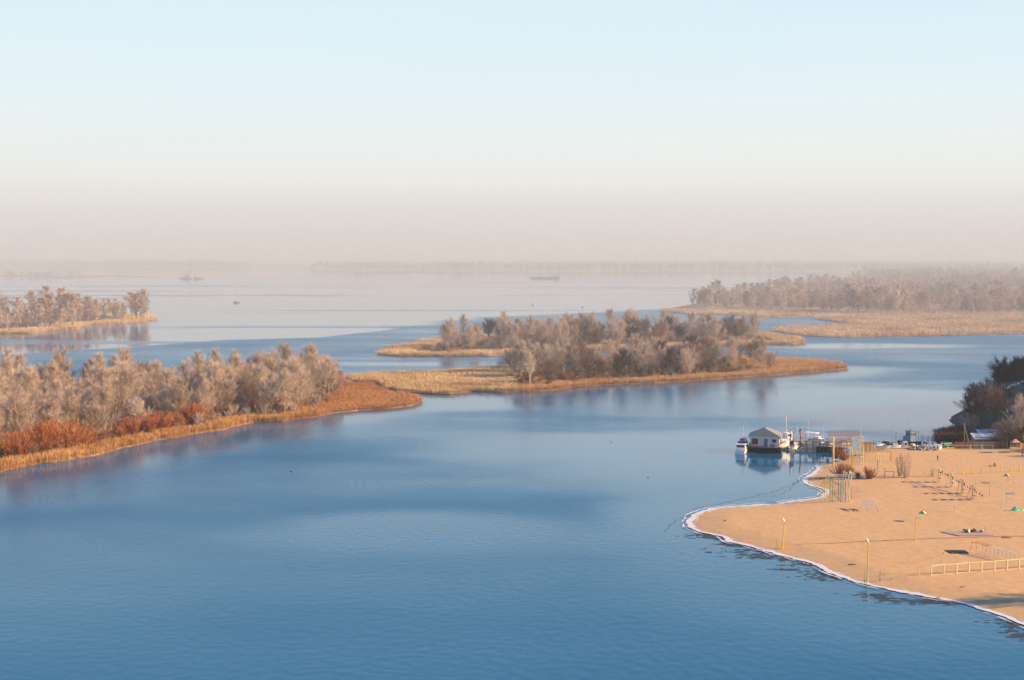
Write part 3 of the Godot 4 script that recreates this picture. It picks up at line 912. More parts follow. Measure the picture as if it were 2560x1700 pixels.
func motor_boat(label: String, at: Vector3, turn: float, length: float, hull_m: String, cabin_m: String, group := "", cover := false) -> Node3D:
	var t := thing("motor_boat", label, "boat", at, group, turn)
	var s := begin()
	hull(s, length, length * 0.36, length * 0.15, length * 0.05)
	build(s, "hull", M[hull_m], t)
	s = begin()
	if cover:
		# a tarpaulin pitched over the cockpit
		var l := length * 0.42
		var w := length * 0.17
		var y := length * 0.14
		quad(s, Vector3(-l, y, -w), Vector3(l * 0.6, y, -w * 0.8), Vector3(l * 0.5, y + length * 0.16, 0), Vector3(-l, y + length * 0.13, 0))
		quad(s, Vector3(-l, y + length * 0.13, 0), Vector3(l * 0.5, y + length * 0.16, 0), Vector3(l * 0.6, y, w * 0.8), Vector3(-l, y, w))
		for v in [Vector3(-l, y, w), Vector3(-l, y, -w), Vector3(-l, y + length * 0.13, 0)]: s.add_vertex(v)
		build(s, "cover", M[cabin_m], t)
	else:
		prism(s, pts([-length * 0.08, -length * 0.13, length * 0.24, -length * 0.11, length * 0.24, length * 0.11, -length * 0.08, length * 0.13]), length * 0.13, length * 0.27, 0.86)
		build(s, "cabin", M[cabin_m], t)
		for z in [-1, 1]:
			part_block(t, "window", Vector3(length * 0.07, length * 0.215, z * length * 0.117), Vector3(length * 0.2, length * 0.055, 0.03), M.glass)
		part_block(t, "windscreen", Vector3(length * 0.232, length * 0.215, 0), Vector3(0.03, length * 0.06, length * 0.17), M.glass)
	part_block(t, "engine", Vector3(-length * 0.53, length * 0.12, 0), Vector3(length * 0.06, length * 0.13, length * 0.07), M.black)
	return t

# ---------------------------------------------------------------- the boat station and its pier
func make_station() -> void:
	var t := thing("floating_station", "moored barge with a white cabin, blue door and grey hipped roof", "houseboat", Vector3(79.35, 0, -424.51), "", deg_to_rad(-14))
	t.scale = Vector3.ONE * 1.1
	var s := begin()
	prism(s, pts([-4.7, -9.0, 4.6, -9.0, 4.6, 0, -4.7, 0]), -0.7, 1.45, 1.0)
	build(s, "hull", M.black, t)
	part_block(t, "deck", Vector3(0, 1.56, -4.5), Vector3(9.6, 0.22, 9.3), M.rust)
	for i in 8:
		s = begin()
		torus(s, Vector3(-4.1 + i * 1.15, 0.75, 0.14), Vector3(0, 0, 1), 0.34, 0.14)
		build(s, "tyre_fender", M.tar, t)
	part_block(t, "wall", Vector3(-0.1, 2.98, -4.9), Vector3(8.2, 2.6, 6.6), M.offwhite)
	part_block(t, "fascia", Vector3(0, 4.28, -4.6), Vector3(9.2, 0.55, 8.2), M.offwhite)
	part_block(t, "window", Vector3(-2.8, 3.0, -1.58), Vector3(1.7, 1.7, 0.06), M.glass)
	part_block(t, "window", Vector3(2.6, 3.25, -1.58), Vector3(1.2, 0.9, 0.06), M.glass)
	var door := part_block(t, "door", Vector3(0.25, 2.78, -1.57), Vector3(0.95, 2.15, 0.08), M.blue)
	part_block(door, "handle", Vector3(0.55, 2.7, -1.51), Vector3(0.06, 0.2, 0.05), M.zinc)
	part_block(t, "locker", Vector3(2.2, 2.0, -0.9), Vector3(1.3, 0.7, 0.6), M.blue)
	s = begin()
	# hipped roof: ridge running away from the viewer
	var eaves := [Vector3(-4.75, 4.56, -0.35), Vector3(4.75, 4.56, -0.35), Vector3(4.75, 4.56, -8.9), Vector3(-4.75, 4.56, -8.9), Vector3(0, 6.7, -3.0), Vector3(0, 6.7, -6.4)]
	for f in [[0, 4, 1], [1, 4, 5], [1, 5, 2], [2, 5, 3], [3, 5, 4], [3, 4, 0], [0, 1, 2], [0, 2, 3]]:
		for k in f: s.add_vertex(eaves[k])
	var roof := build(s, "roof", M.zinc, t)
	for i in 13:
		# standing seams of the front slope
		var x := -4.2 + i * 0.7
		var k := 1.0 - absf(x) / 4.75
		part_bar(roof, "seam", Vector3(x, 4.6, -0.34), Vector3(x, 4.6 + 2.14 * k, -0.34 - 2.65 * k), 0.035, M.zinc, 4)
	for x in [-4.4, -1.6, 1.1, 4.3]:
		part_bar(t, "post", Vector3(x, 1.6, -0.25), Vector3(x, 4.1, -0.25), 0.06, M.offwhite)
	for y in [2.2, 2.65]:
		part_bar(t, "rail", Vector3(-1.4, y, -0.1), Vector3(4.6, y, -0.1), 0.03, M.grey, 4)
	# white motor vessel moored behind the barge's left end, stern on
	t = thing("motor_vessel", "white motor vessel with a mast, moored left of the barge", "boat", Vector3(72.73, 0, -426.26), "", deg_to_rad(72))
	s = begin()
	hull(s, 11.0, 3.5, 1.25, 0.5, 0.9, 0.3)
	build(s, "hull", M.white, t)
	s = begin()
	hull(s, 10.9, 3.3, 0.16, 0.55, 0.9, 0.1)
	build(s, "boot_stripe", M.maroon, t)
	part_block(t, "cabin", Vector3(-1.0, 2.1, 0), Vector3(6.2, 1.7, 2.9), M.white)
	part_block(t, "window", Vector3(-4.12, 2.35, 0), Vector3(0.05, 0.7, 2.4), M.glass)
	part_block(t, "window", Vector3(-1.0, 2.4, 1.47), Vector3(5.0, 0.6, 0.05), M.glass)
	part_block(t, "awning", Vector3(0.4, 3.2, 0), Vector3(4.2, 0.5, 2.6), M.navy)
	part_block(t, "wheelhouse", Vector3(1.4, 3.9, 0), Vector3(1.9, 1.3, 2.0), M.white)
	part_block(t, "name_board", Vector3(0.4, 3.9, 0), Vector3(0.1, 0.5, 1.5), M.red)
	part_bar(t, "mast", Vector3(1.3, 4.4, 0), Vector3(1.3, 8.4, 0), 0.07, M.white)
	part_bar(t, "yard", Vector3(1.3, 7.0, -0.9), Vector3(1.3, 7.0, 0.9), 0.04, M.white, 4)
	for z in [-1.5, 1.5]:
		part_bar(t, "davit", Vector3(-5.3, 1.2, z), Vector3(-5.3, 3.0, z), 0.06, M.white)
	part_bar(t, "rail", Vector3(-5.3, 3.0, -1.5), Vector3(-5.3, 3.0, 1.5), 0.06, M.white)
	# second vessel behind the cabin: only its mast and white upper works show
	t = thing("motor_vessel", "white vessel behind the barge with the tallest mast", "boat", Vector3(88.23, 0, -434.27), "", deg_to_rad(35))
	s = begin()
	hull(s, 12.0, 3.6, 1.4, 0.5, 0.85)
	build(s, "hull", M.white, t)
	part_block(t, "cabin", Vector3(-0.5, 2.4, 0), Vector3(5.5, 1.9, 2.7), M.white)
	part_block(t, "wheelhouse", Vector3(0.4, 4.2, 0), Vector3(2.2, 1.7, 2.2), M.white)
	part_block(t, "window", Vector3(0.4, 4.4, 1.12), Vector3(1.8, 0.7, 0.05), M.glass)
	part_bar(t, "mast", Vector3(-0.2, 5.0, 0), Vector3(-0.2, 10.4, 0), 0.09, M.white)
	part_bar(t, "yard", Vector3(-0.2, 6.6, -0.8), Vector3(-0.2, 6.6, 0.8), 0.05, M.rust, 4)
	# gangway from the barge up to the pier
	t = thing("gangway", "white sloping gangway with red handrails from the barge to the pier", "gangway", Vector3(83.9, 1.27, -425.38))
	var lo: Vector3 = Vector3(84.16, 1.27, -425.38)
	var hi: Vector3 = Vector3(88.01, 3.69, -427.13)
	for k in [0, 1]:
		var off := Vector3(-0.35, 0, -1.0) if k else Vector3.ZERO
		s = begin()
		quad(s, lo + off - t.position, hi + off - t.position, hi + off + Vector3(0, 0.75, 0) - t.position, lo + off + Vector3(0, 0.75, 0) - t.position)
		quad(s, lo + off + Vector3(0, 0.75, -0.05) - t.position, hi + off + Vector3(0, 0.75, -0.05) - t.position, hi + off + Vector3(0, 0, -0.05) - t.position, lo + off + Vector3(0, 0, -0.05) - t.position)
		build(s, "side_panel", M.white, t)
		wbar(t, "handrail", lo + off + Vector3(0, 1.15, 0), hi + off + Vector3(0, 1.15, 0), 0.05, "red")
	for i in 12:
		var c := lo.lerp(hi, (i + 0.5) / 12.0) + Vector3(-0.18, 0.05, -0.5)
		part_block(t, "step", c - t.position, Vector3(0.3, 0.05, 0.95), M.board)
	# lattice of the pier: deck on thin piles with cross braces
	t = thing("pier", "long narrow footbridge pier on thin piles over the water", "pier", Vector3(88.56, 0, -427.13))
	var a0: Vector3 = Vector3(88.01, 3.44, -427.13)
	var a1: Vector3 = Vector3(106.8, 3.49, -425.38)
	for i in 24:
		var p := a0.lerp(a1, (i + 0.5) / 24.0)
		part_block(t, "plank", p - t.position, Vector3(a0.distance_to(a1) / 24.0 - 0.04, 0.16, 1.7), M.board if i % 3 else M.wood)
	for z in [-0.8, 0.8]:
		wbar(t, "girder", a0 + Vector3(0, -0.2, z), a1 + Vector3(0, -0.2, z), 0.09, "rust", 4)
		for y in [0.55, 1.05]:
			wbar(t, "rail", a0 + Vector3(0, y, z), a1 + Vector3(0, y, z), 0.03, "grey", 4)
	for i in 9:
		var p := a0.lerp(a1, (i + 0.4) / 9.0)
		for z in [-0.7, 0.7]:
			wbar(t, "pile", Vector3(p.x, -1.5, p.z + z), p + Vector3(0, 0, z), 0.1, "rust")
			wbar(t, "rail_post", p + Vector3(0, 0, z * 1.14), p + Vector3(0, 1.1, z * 1.14), 0.035, "grey", 4)
		if i % 2:
			var q := a0.lerp(a1, (i + 1.4) / 9.0)
			wbar(t, "brace", Vector3(p.x, 0.1, p.z + 0.7), q + Vector3(0, -0.3, 0.7), 0.05, "rust", 4)
			wbar(t, "brace", p + Vector3(0, -0.3, 0.75), Vector3(q.x, 0.1, q.z + 0.75), 0.05, "rust", 4)
	# red and white signal column at the head of the gangway, red davit crane
	t = thing("signal_column", "red and white signal column at the head of the gangway", "signal", Vector3(88.14, 3.57, -427.13))
	wbar(t, "column", Vector3(88.14, 3.57, -427.13), Vector3(88.12, 4.58, -427.13), 0.3, "white", 8)
	wbar(t, "band", Vector3(88.12, 4.58, -427.13), Vector3(88.11, 5.6, -427.13), 0.32, "red", 8)
	wbar(t, "cap", Vector3(88.11, 5.6, -427.13), Vector3(88.1, 6.62, -427.13), 0.28, "white", 8)
	part_block(t, "lamp", Vector3(88.1, 6.81, -427.13) - t.position, Vector3(0.4, 0.35, 0.4), M.red)
	t = thing("pile", "thick rust-red mooring pile below the head of the gangway", "pile", Vector3(87.42, 0, -422.79))
	wbar(t, "post", Vector3(87.43, -0.76, -422.79), Vector3(87.38, 2.77, -422.79), 0.22, "maroon", 8)
	part_block(t, "box", Vector3(87.5, 3.4, -422.79) - t.position, Vector3(1.0, 1.3, 0.9), M.navy)
	t = thing("davit_crane", "red davit crane with a winch wheel on the pier", "crane", Vector3(91.55, 3.32, -428.89))
	wbar(t, "post", Vector3(91.72, -0.13, -428.89), Vector3(91.67, 3.71, -428.89), 0.16, "navy", 8)
	wbar(t, "jib", Vector3(91.67, 3.71, -428.89), Vector3(91.38, 6.65, -428.89), 0.24, "red", 8)
	part_block(t, "head", Vector3(91.44, 6.77, -428.89) - t.position, Vector3(0.55, 0.6, 0.5), M.red)
	s = begin()
	torus(s, Vector3(92.06, 4.17, -429.25) - t.position, Vector3(0, 0, 1), 0.3, 0.1)
	build(s, "winch_wheel", M.red, t)
	s = begin()
	hang(s, Vector3(91.38, 6.65, -428.89) - t.position, Vector3(89.11, 5.75, -428.89) - t.position, 0.1, 0.03)
	hang(s, Vector3(91.64, 6.01, -428.89) - t.position, Vector3(93.31, 4.47, -428.89) - t.position, 0.1, 0.03)
	build(s, "stay", M.wire, t)
	# white cabin cruiser behind the pier
	t = thing("cabin_cruiser", "large white cabin cruiser with a flat canopy behind the pier", "boat", Vector3(97.36, 0, -434.27), "", deg_to_rad(-38))
	s = begin()
	hull(s, 9.5, 3.4, 1.75, 0.5, 0.9, 0.45)
	build(s, "hull", M.white, t)
	part_block(t, "cabin", Vector3(0.9, 2.7, 0), Vector3(3.6, 1.3, 2.3), M.white)
	for x in [0.0, 1.0, 2.0]:
		part_block(t, "window", Vector3(x, 2.85, 1.17), Vector3(0.6, 0.5, 0.05), M.glass)
	part_block(t, "windscreen", Vector3(2.72, 2.9, 0), Vector3(0.05, 0.7, 2.0), M.glass)
	part_block(t, "canopy", Vector3(-1.2, 5.0, 0), Vector3(4.2, 0.18, 2.7), M.white)
	for x in [-3.0, 0.6]:
		for z in [-1.2, 1.2]:
			part_bar(t, "canopy_post", Vector3(x, 1.8, z), Vector3(x, 4.95, z), 0.05, M.white)
	part_block(t, "seat", Vector3(-1.6, 2.6, 0), Vector3(0.8, 0.9, 1.6), M.navy)
	part_block(t, "flybridge", Vector3(0.9, 3.6, 0), Vector3(1.7, 0.6, 2.0), M.offwhite)
	s = begin()
	for z in [-1.0, 1.0]:
		bar(s, Vector3(2.8, 2.9, z * 1.2), Vector3(4.9, 3.5, z * 0.3), 0.04, 4)
		bar(s, Vector3(4.9, 3.5, z * 0.3), Vector3(4.9, 2.5, z * 0.3), 0.04, 4)
	build(s, "bow_rail", M.white, t)
	part_bar(t, "aerial", Vector3(0.4, 5.0, 0), Vector3(0.4, 6.6, 0), 0.04, M.grey, 4)
	motor_boat("small white open boat with a red stripe under the pier", Vector3(91.57, 0, -427.57), deg_to_rad(15), 4.2, "white", "offwhite")
	motor_boat("small pale boat under the pier beside the cabin cruiser", Vector3(94.13, 0, -427.13), deg_to_rad(-20), 3.8, "offwhite", "ochre", "", true)
	# dark pontoon tanks under the pier's landward half
	for e in [[Vector3(97.41, 0.83, -427.13), "black pontoon tank under the pier, the nearer to the cruiser", "black"], [Vector3(99.98, 0.95, -426.26), "black pontoon tank under the pier beside the yellow pillar", "tar"], [Vector3(102.8, 1.21, -425.38), "dark red hut on floats under the pink footbridge", "maroon"]]:
		t = thing("pontoon_tank", e[1], "pontoon", Vector3(e[0].x, 0, e[0].z))
		part_block(t, "tank", Vector3(0, 0.9, 0), Vector3(2.4, 1.3, 1.8), M[e[2]])
		part_block(t, "float", Vector3(0, 0.05, 0), Vector3(2.0, 0.5, 2.0), M.black)
		part_bar(t, "pile", Vector3(0.9, -1.2, 0.95), Vector3(0.9, 2.3, 0.95), 0.08, M.rust)

	# two-storey footbridge with pink railings on a yellow pillar
	t = thing("footbridge", "two-level footbridge with pink railings on a tall yellow pillar", "bridge", Vector3(93.83, 0.5, -393.73))
	wbar(t, "pillar", Vector3(93.78, 0.03, -393.73), Vector3(93.71, 4.5, -393.73), 0.26, "yellow", 10)
	wbar(t, "pillar_top", Vector3(93.71, 4.5, -393.73), Vector3(93.64, 9.31, -393.73), 0.235, "cream", 10)
	bridge_level(t, Vector3(93.13, 8.9, -396.76), Vector3(102.17, 8.9, -396.76), 1.4)
	bridge_level(t, Vector3(92.82, 6.06, -396.76), Vector3(99.99, 6.06, -396.76), 1.7)
	wbar(t, "bracket", Vector3(93.47, 9.11, -395.24), Vector3(94.01, 8.28, -395.24), 0.1, "cream")
	wbar(t, "bracket", Vector3(94.64, 9.11, -395.24), Vector3(94.01, 8.28, -395.24), 0.1, "cream")
	# lattice tower that carries its other end
	t = thing("lattice_tower", "cream lattice tower with crossed braces beside the yellow hut", "tower", Vector3(101.41, 0.5, -396))
	for z in [0.0, -2.6]:
		wbar(t, "leg", Vector3(99.71, 0.15, -396) + Vector3(0, 0, z), Vector3(99.81, 9, -396) + Vector3(0, 0, z), 0.13, "cream", 6)
		wbar(t, "leg", Vector3(103.12, 0.15, -396) + Vector3(0, 0, z), Vector3(102.68, 9, -396) + Vector3(0, 0, z), 0.13, "cream", 6)
	for e in [[Vector3(99.72, 3.69, -396), Vector3(103, 3.69, -396)], [Vector3(99.73, 6.35, -396), Vector3(102.84, 6.35, -396)], [Vector3(99.75, 9, -396), Vector3(102.68, 9, -396)], [Vector3(99.67, 6.53, -396), Vector3(103, 3.93, -396)], [Vector3(99.71, 3.93, -396), Vector3(102.84, 6.29, -396)], [Vector3(99.79, 6.53, -396), Vector3(101.06, 7.59, -396)], [Vector3(102.72, 6.53, -396), Vector3(101.06, 7.59, -396)], [Vector3(99.86, 2.04, -396), Vector3(101.36, 3.57, -396)], [Vector3(102.91, 2.04, -396), Vector3(101.36, 3.57, -396)], [Vector3(99.73, 2.51, -396), Vector3(103.02, 2.51, -396)]]:
		wbar(t, "brace", e[0], e[1], 0.1, "cream", 4)
		wbar(t, "brace", e[0] + Vector3(0, 0, -2.6), e[1] + Vector3(0, 0, -2.6), 0.09, "cream", 4)
	part_block(t, "lower_legs", Vector3(99.74, 1.92, -396) - t.position, Vector3(0.34, 2.7, 0.34), M.yellow)
	part_block(t, "searchlight", Vector3(102.57, 8.41, -396) - t.position, Vector3(0.7, 0.8, 0.6), M.white)
	wbar(t, "flagpole", Vector3(102.21, 9, -396), Vector3(102.17, 11.72, -396), 0.05, "white")
	# yellow hut on stilts
	t = thing("hut", "ochre boarded hut on short stilts beside the lattice tower", "hut", Vector3(109.78, 0.5, -416.83))
	var c: Vector3 = Vector3(109.76, 1.56, -416.83)
	for i in 8:
		part_block(t, "board", c - t.position + Vector3(-1.47 + i * 0.42, 1.35, 1.2), Vector3(0.4, 2.6, 0.06), M.ochre if i % 3 else M.cream)
	part_block(t, "wall", c - t.position + Vector3(0, 1.35, 0), Vector3(3.3, 2.6, 2.3), M.ochre)
	part_block(t, "roof", c - t.position + Vector3(0, 2.72, 0), Vector3(3.7, 0.12, 2.8), M.rust)
	part_block(t, "floor", c - t.position + Vector3(0, 0.0, 0), Vector3(3.5, 0.14, 2.6), M.cream)
	for x in [-1.6, -0.1, 1.65]:
		for z in [-1.1, 1.25]:
			part_block(t, "stilt", c - t.position + Vector3(x, -0.6, z), Vector3(0.14, 1.3, 0.14), M.cream)

	make_yard()

func bridge_level(t: Node3D, a: Vector3, b: Vector3, high: float) -> void:
	wbar(t, "beam", a, b, 0.13, "cream", 4)
	wbar(t, "beam", a + Vector3(0, 0, -1.7), b + Vector3(0, 0, -1.7), 0.13, "cream", 4)
	part_block(t, "deck", (a + b) / 2.0 - t.position + Vector3(0, 0.12, -0.85), Vector3(a.distance_to(b), 0.08, 1.9), M.board)
	for z in [0.05, -1.75]:
		for i in 5:
			var y := 0.2 + high * i / 4.0
			wbar(t, "rail", a + Vector3(0, y, z), b + Vector3(0, y, z), 0.035, "pink", 4)
		for i in 11:
			var p := a.lerp(b, i / 10.0) + Vector3(0, 0, z)
			wbar(t, "rail_post", p, p + Vector3(0, high + 0.2, 0), 0.045, "pink", 4)

# ---------------------------------------------------------------- boat yard behind the beach
func make_yard() -> void:
	motor_boat("white boat with a pale blue cabin beside the ochre hut", Vector3(116.71, 0.89, -431.67), deg_to_rad(20), 4.6, "white", "skyblue")
	motor_boat("low white launch in front of the red crate", Vector3(121.7, 0.88, -429.87), deg_to_rad(8), 4.4, "offwhite", "white")
	motor_boat("dark upturned-looking boat under a black cover behind the launch", Vector3(120.53, 0.76, -434.4), deg_to_rad(12), 4.0, "black", "tar", "", true)
	motor_boat("white motor boat, stern to the beach, with a navy cover", Vector3(129.45, 0.76, -428.08), deg_to_rad(95), 4.6, "white", "navy", "", true)
	motor_boat("white motor boat in the middle of the three by the yellow posts", Vector3(132.36, 0.76, -428.08), deg_to_rad(80), 4.6, "white", "offwhite", "", true)
	motor_boat("white motor boat with a raised windscreen, next to the green-covered one", Vector3(135.4, 0.88, -428.08), deg_to_rad(60), 4.6, "white", "white")
	motor_boat("dark boat under a green and navy tarpaulin by the board fence", Vector3(139.59, 1.01, -431.67), deg_to_rad(10), 4.4, "navy", "leaf", "", true)
	for e in [[Vector3(90.3, 0, -432.46), 40.0, 6.5, "white", "offwhite", "white launch between the gangway and the davit crane"], [Vector3(92.86, 0, -437.93), -15.0, 6.0, "white", "skyblue", "white launch with a pale blue cabin behind the davit crane"], [Vector3(95.79, 0, -440.71), 25.0, 6.0, "white", "navy", "white boat with a navy cabin left of the cabin cruiser"], [Vector3(101.63, 0, -438.85), 10.0, 6.0, "white", "offwhite", "white boat right of the cabin cruiser"], [Vector3(104.75, 0, -441.65), -25.0, 5.5, "skyblue", "white", "pale blue boat behind the pink footbridge"], [Vector3(108.25, 0, -442.59), 15.0, 5.5, "white", "maroon", "white boat with a maroon cabin behind the pink footbridge"], [Vector3(124.77, 0.76, -433.48), 30.0, 4.4, "offwhite", "rust", "beige boat with a rusty cabin left of the boat cabin"], [Vector3(117.65, 1.01, -428.08), -10.0, 4.0, "skyblue", "white", "pale blue dinghy-sized boat in front of the crate"], [Vector3(135.56, 0.89, -433.48), 100.0, 4.6, "white", "steel_blue", "white boat with a grey-blue cabin behind the three by the yellow posts"], [Vector3(132.47, 0.89, -433.48), 85.0, 4.6, "offwhite", "navy", "pale boat with a navy cabin behind the navy-covered one"], [Vector3(139.22, 0.89, -435.31), 70.0, 4.6, "white", "black", "white boat with a black cabin left of the green tarpaulin"], [Vector3(128.08, 0.89, -430.77), 120.0, 4.0, "maroon", "offwhite", "maroon boat below the blue tugboat"]]:
		motor_boat(e[5], Vector3(e[0].x, maxf(e[0].y, 0.0), e[0].z), deg_to_rad(e[1]), e[2], e[3], e[4])
	for e in [[Vector3(91.95, 0, -436.09), 7.5], [Vector3(96.17, 0, -438.85), 8.5], [Vector3(101.11, 0, -438.85), 7.0], [Vector3(106.98, 0, -441.65), 8.0], [Vector3(123.76, 0.5, -439.02), 7.2], [Vector3(126.36, 0.5, -439.02), 5.5]]:
		var mast := thing("mooring_mast", "thin pale mooring mast among the moored boats", "mast", Vector3(e[0].x, 0, e[0].z), "thin masts among the moored boats")
		part_bar(mast, "shaft", Vector3(0, -0.6, 0), Vector3(0, e[1], 0), 0.06, M.pale_grey)
		part_bar(mast, "yard", Vector3(-0.6, e[1] * 0.75, 0), Vector3(0.6, e[1] * 0.75, 0), 0.035, M.pale_grey, 4)
	var t := thing("crate", "dark red crate standing behind the launch", "crate", Vector3(120.91, 0.63, -437.16))
	part_block(t, "box", Vector3(0, 0.6, 0), Vector3(1.8, 1.4, 1.4), M.maroon)
	part_block(t, "lid", Vector3(0.4, 1.35, 0), Vector3(1.1, 0.14, 1.5), M.pink)
	# blue tugboat
	t = thing("tugboat", "blue tugboat with a tall windowed wheelhouse behind the yard", "boat", Vector3(129.7, 0.39, -439.78), "", deg_to_rad(-62))
	var s := begin()
	hull(s, 9.0, 3.2, 1.1, 0.5, 0.85, 0.5)
	build(s, "hull", M.navy, t)
	part_block(t, "cabin", Vector3(-0.3, 1.9, 0), Vector3(3.4, 1.8, 2.7), M.steel_blue)
	var wheel := part_block(t, "wheelhouse", Vector3(0.2, 3.6, 0), Vector3(2.3, 1.9, 2.5), M.steel_blue)
	for z in [-0.75, 0.0, 0.75]:
		part_block(wheel, "window", Vector3(1.37, 3.55, z), Vector3(0.05, 0.55, 0.36), M.glass)
	for x in [-0.3, 0.6]:
		part_block(wheel, "window", Vector3(x, 3.55, 1.27), Vector3(0.5, 0.55, 0.05), M.glass)
	part_block(t, "wheelhouse_roof", Vector3(0.2, 4.65, 0), Vector3(2.6, 0.15, 2.8), M.steel_blue)
	part_bar(t, "mast", Vector3(-0.9, 4.7, 0), Vector3(-0.9, 7.4, 0), 0.05, M.grey, 4)
	part_bar(t, "horn", Vector3(0.4, 4.7, 0.6), Vector3(0.4, 5.3, 0.6), 0.12, M.black)
	t = thing("boat_cabin", "beige boat cabin standing on the ground left of the blue tugboat", "cabin", Vector3(125.4, 0.76, -430.77))
	s = begin()
	prism(s, pts([-0.9, -0.9, 0.9, -0.9, 0.9, 0.9, -0.9, 0.9]), 0, 2.0, 0.7)
	build(s, "body", M.offwhite, t)
	part_block(t, "window", Vector3(0, 1.3, 0.78), Vector3(0.7, 0.5, 0.06), M.glass)
	# jetty with a row of thin stakes out in the water
	t = thing("jetty", "low wooden jetty with stakes behind the boat yard", "jetty", Vector3(123.18, 0.13, -447.35))
	var ja: Vector3 = Vector3(119.6, 0.33, -447.35)
	var jb: Vector3 = Vector3(129.51, 0.33, -445.43)
	for i in 16:
		var p := ja.lerp(jb, (i + 0.5) / 16.0)
		part_block(t, "plank", p - t.position, Vector3(0.55, 0.1, 1.2), M.wood)
	for i in 6:
		var p := ja.lerp(jb, i / 5.0)
		wbar(t, "pile", Vector3(p.x, -1.0, p.z), p + Vector3(0, 0.5, 0), 0.07, "rust")
	for e in [[Vector2(138.15, -456.18), 1.3], [Vector2(137.63, -452.21), 1.7], [Vector2(138.67, -451.23), 1.2], [Vector2(139.97, -454.19), 1.5], [Vector2(139.7, -450.25), 1.8], [Vector2(141.41, -453.2), 1.4], [Vector2(141.91, -452.21), 1.6]]:
		t = thing("stake", "thin dark stake standing in the water beside the brown reeds", "stake", v3(e[0], 0), "stakes in the water beside the reeds")
		part_bar(t, "post", Vector3(0, -1, 0), Vector3(0.05, e[1], 0), 0.07, M.wood)
		part_block(t, "cap", Vector3(0.05, e[1], 0), Vector3(0.18, 0.12, 0.18), M.wood)
	# overhead wire on poles
	var tops := [Vector3(89.65, 7.04, -429.78), Vector3(93.21, 7.04, -429.78), Vector3(107.21, 6.4, -429.78), Vector3(124.73, 4.55, -439.02), Vector3(132, 4.82, -439.02), Vector3(138.77, 2.49, -445.66)]
	var feet := [1101, 1101, 1112, 1112, 1112, 1106]
	for i in tops.size():
		var p: Vector3 = tops[i]
		t = thing("wire_pole", ["thin pole with a lamp hook behind the gangway", "thin wire pole behind the cabin cruiser's canopy", "thin wire pole rising above the pink footbridge", "wire pole left of the blue tugboat", "wire pole just right of the blue tugboat", "last wire pole among the stakes by the reeds"][i], "pole", Vector3(p.x, 0, p.z))
		part_bar(t, "shaft", Vector3(0, -0.8, 0), Vector3(0, p.y, 0), 0.06, M.grey)
		part_block(t, "insulator", Vector3(0, p.y, 0), Vector3(0.3, 0.16, 0.16), M.black)
	s = begin()
	for i in tops.size() - 1: hang(s, tops[i], tops[i + 1], 0.9, 0.022)
	tag(build(s, "overhead_wire", M.wire, self), "thin black wire sagging from pole to pole over the boat station", "wire")
	# post-and-rail fence along the yard
	t = thing("yard_fence", "rail fence with short thick yellow posts along the boat yard", "fence", Vector3(113.41, 0.63, -425.44))
	var line := [Vector3(113.45, 1.51, -422.82), Vector3(116.71, 1.51, -422.82), Vector3(122.96, 1.77, -424.56), Vector3(126.99, 2.02, -425.44), Vector3(130.54, 1.9, -426.31), Vector3(137.89, 1.96, -427.2), Vector3(145.27, 1.9, -428.08), Vector3(149.1, 1.84, -428.53), Vector3(152.81, 1.78, -428.98)]
	for i in line.size():
		var p: Vector3 = line[i]
		wbar(t, "post", Vector3(p.x, 0.2, p.z), p + Vector3(0, 0.1, 0), 0.2 if i in [3, 4, 5, 6, 7] else 0.09, "cream", 4)
		if i: wbar(t, "rail", line[i - 1], p, 0.05, "cream", 4)
	# long board fence
	t = thing("board_fence", "long weathered board fence in front of the grey-roofed sheds", "fence", Vector3(148.34, 0.5, -428.08))
	var fa: Vector3 = Vector3(140.82, 0.12, -429.87)
	var fb: Vector3 = Vector3(157.69, 0.11, -430.77)
	var n := 52
	for i in n:
		var p := fa.lerp(fb, (i + 0.5) / n)
		part_block(t, "board", Vector3(p.x, 1.55 + rng.randf() * 0.12, p.z) - t.position + Vector3(0, 0, rng.randf() * 0.04), Vector3(fa.distance_to(fb) / n - 0.02, 2.2, 0.05), M[["board", "wood", "rust", "grey"][rng.randi() % 4]])
	wbar(t, "end_post", fb + Vector3(0.2, -0.3, 0), fb + Vector3(0.2, 2.6, 0), 0.16, "yellow", 4)
	# sheds with grey sheet roofs
	for e in [[Vector3(153.64, 1.15, -439.02), 8.3, 2.7, "low shed with a broad grey sheet roof behind the board fence", 0.0], [Vector3(157.26, 1.7, -445.66), 7.4, 3.0, "second grey-roofed shed, tilted, behind the lower one", 0.06]]:
		var p: Vector3 = e[0]
		t = thing("shed", e[3], "shed", Vector3(p.x, 0.5, p.z), "", e[4])
		part_block(t, "wall", Vector3(0, 1.3, 0), Vector3(e[1] - 0.7, 2.6, 3.4), M.board)
		for k in 8:
			# corrugated sheets laid side by side
			s = begin()
			box(s, Transform3D(Basis(Vector3.RIGHT, 0.3), Vector3(-e[1] * 0.5 + (k + 0.5) * e[1] / 8.0, e[2] + 0.2, 0.0)), Vector3(e[1] / 8.0 - 0.04, 0.06, 4.6))
			build(s, "roof_sheet", M.roof_grey if k % 3 else M.pale_grey, t)
		part_block(t, "fascia", Vector3(0, e[2] - 0.55, 2.25), Vector3(e[1], 0.2, 0.08), M.pale_grey)
	t = thing("utility_pole", "leaning wooden utility pole with a slanting brace behind the board fence", "pole", Vector3(145.19, 0.5, -433.48))
	wbar(t, "shaft", Vector3(145.2, 0.24, -433.48), Vector3(145.03, 8.5, -433.48), 0.12, "board", 8)
	wbar(t, "brace", Vector3(147.12, 0.24, -433.48), Vector3(145.19, 6.96, -433.48), 0.1, "board", 8)
